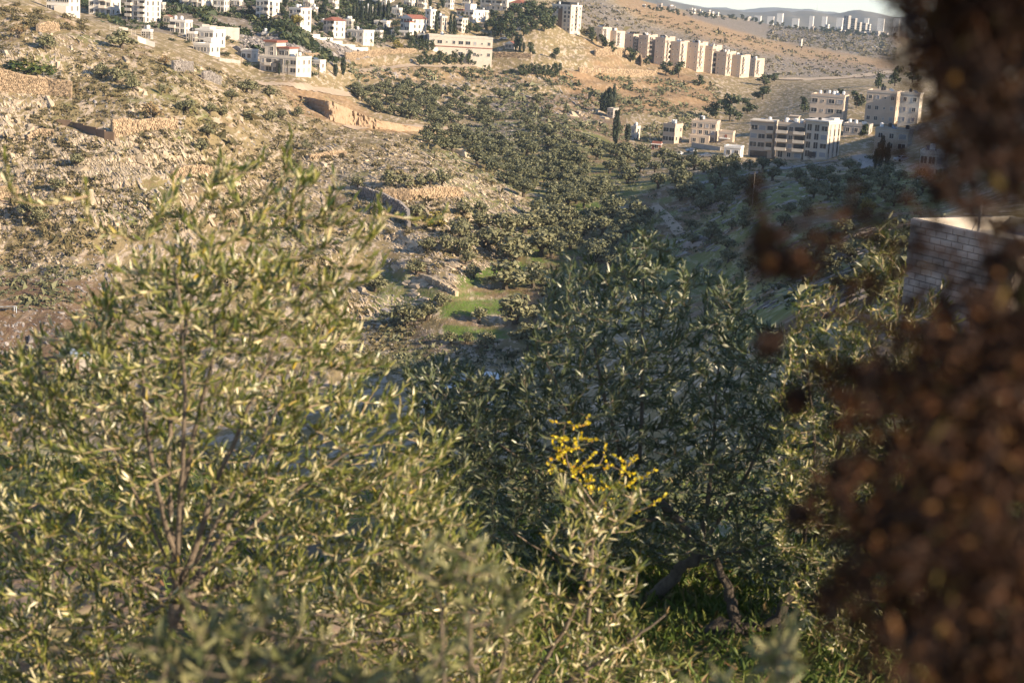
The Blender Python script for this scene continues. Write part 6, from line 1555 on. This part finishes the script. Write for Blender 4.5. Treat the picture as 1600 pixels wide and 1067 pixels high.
shack(735, 612, 2.4, 2.4, 1.8, 15, 'tank_w', 'metal', 'white shack half hidden by the leaves in the middle', 60.)
shack(764, 612, 3.0, 2.6, 1.9, -20, 'brownwall', 'tank_w', 'dark shack with a pale round-edged roof behind the middle leaves', 60.)
shack(700, 622, 2.2, 2.2, 1.6, 30, 'concrete', 'tank_w', 'grey shack with white roof left of the dark shack', 60.)
shack(668, 650, 2.2, 2, 1.5, 10, 'tank_w', 'panel2', 'pale blue-roofed shack behind the leaves', 40.)
shack(774, 650, 1.8, 1.8, 1.4, -10, 'tank_w', 'tank_w', 'small white shack lowest behind the middle leaves', 40.)
shack(120, 580, 5, 4, 2.6, 20, 'concrete', 'panel2', 'shack with a blue-white roof in the left yard', 150.)
# yellow tub on the right slope
g = hit1(1301, 462, 40.)
root = empty('tub', tuple(g), 0, 'yellow plastic tub lying on the shaded stony slope', 'tub')
b = MB(); a = np.arange(14) * 2 * math.pi / 14
for (r0, z0, r1, z1) in ((.24, 0, .34, .42), (.34, .42, .37, .43), (.37, .43, .33, .45)):
    V = np.concatenate([np.stack([np.cos(a) * r0, np.sin(a) * r0, np.full(14, z0)], 1), np.stack([np.cos(a) * r1, np.sin(a) * r1, np.full(14, z1)], 1)])
    b.add(V, [[i, (i + 1) % 14, 14 + (i + 1) % 14, 14 + i] for i in range(14)])
b.build('shell', [plain_mat('yellow plastic', (.62, .34, .02), (.52, .27, .015), 2, .45)], root)
b = MB(); b.add(np.concatenate([np.stack([np.cos(a) * .33, np.sin(a) * .33, np.full(14, .44)], 1), np.stack([np.cos(a) * .22, np.sin(a) * .22, np.full(14, .05)], 1)]), [[14 + i, 14 + (i + 1) % 14, (i + 1) % 14, i] for i in range(14)])
b.add(np.stack([np.cos(a) * .22, np.sin(a) * .22, np.full(14, .05)], 1), [list(range(14))]); b.build('lining', [M['brownwall']], root)
root.rotation_euler = (R(28), R(6), 0)
# ------------------------------------------------------------ air
allz = [float(GZ.min()), float(GZ.max())]; ally = [float(GY.min()), float(GY.max())]
for o in bpy.data.objects:
    if o.name.startswith(('hills', 'distant_hills')):
        co = np.empty(len(o.data.vertices) * 3, np.float32); o.data.vertices.foreach_get('co', co); co = co.reshape(-1, 3)
        allz += [float(co[:, 2].min()), float(co[:, 2].max())]; ally += [float(co[:, 1].max())]
xm = float(np.abs(GX).max()) + 80
hz = MB(); hz.box(-xm, xm, min(ally) - 40, max(ally) + 60, min(allz) - 1.0, max(allz) + 15)
ho = hz.build('haze', [])
hm = bpy.data.materials.new('air'); hm.use_nodes = True
hn = hm.node_tree
for nd in list(hn.nodes):
    if nd.type == 'BSDF_PRINCIPLED': hn.nodes.remove(nd)
pv = hn.nodes.new('ShaderNodeVolumePrincipled')
pv.inputs['Color'].default_value = (.62, .78, 1.0, 1)
pv.inputs['Density'].default_value = HAZE
pv.inputs['Anisotropy'].default_value = 0.0
hn.links.new(pv.outputs[0], hn.nodes['Material Output'].inputs['Volume'])
ho.data.materials.append(hm)
tag(ho, kind='stuff')
print('ground z', GZ.min(), GZ.max(), 'x', GX.min(), GX.max(), 'y', GY.min(), GY.max())
print('TRIS', sum((len(o.data.loops) - 2 * len(o.data.polygons)) for o in bpy.data.objects if o.type == 'MESH' and o.data.users == 1) + sum((len(m.loops) - 2 * len(m.polygons)) for m in bpy.data.meshes if m.users > 1))
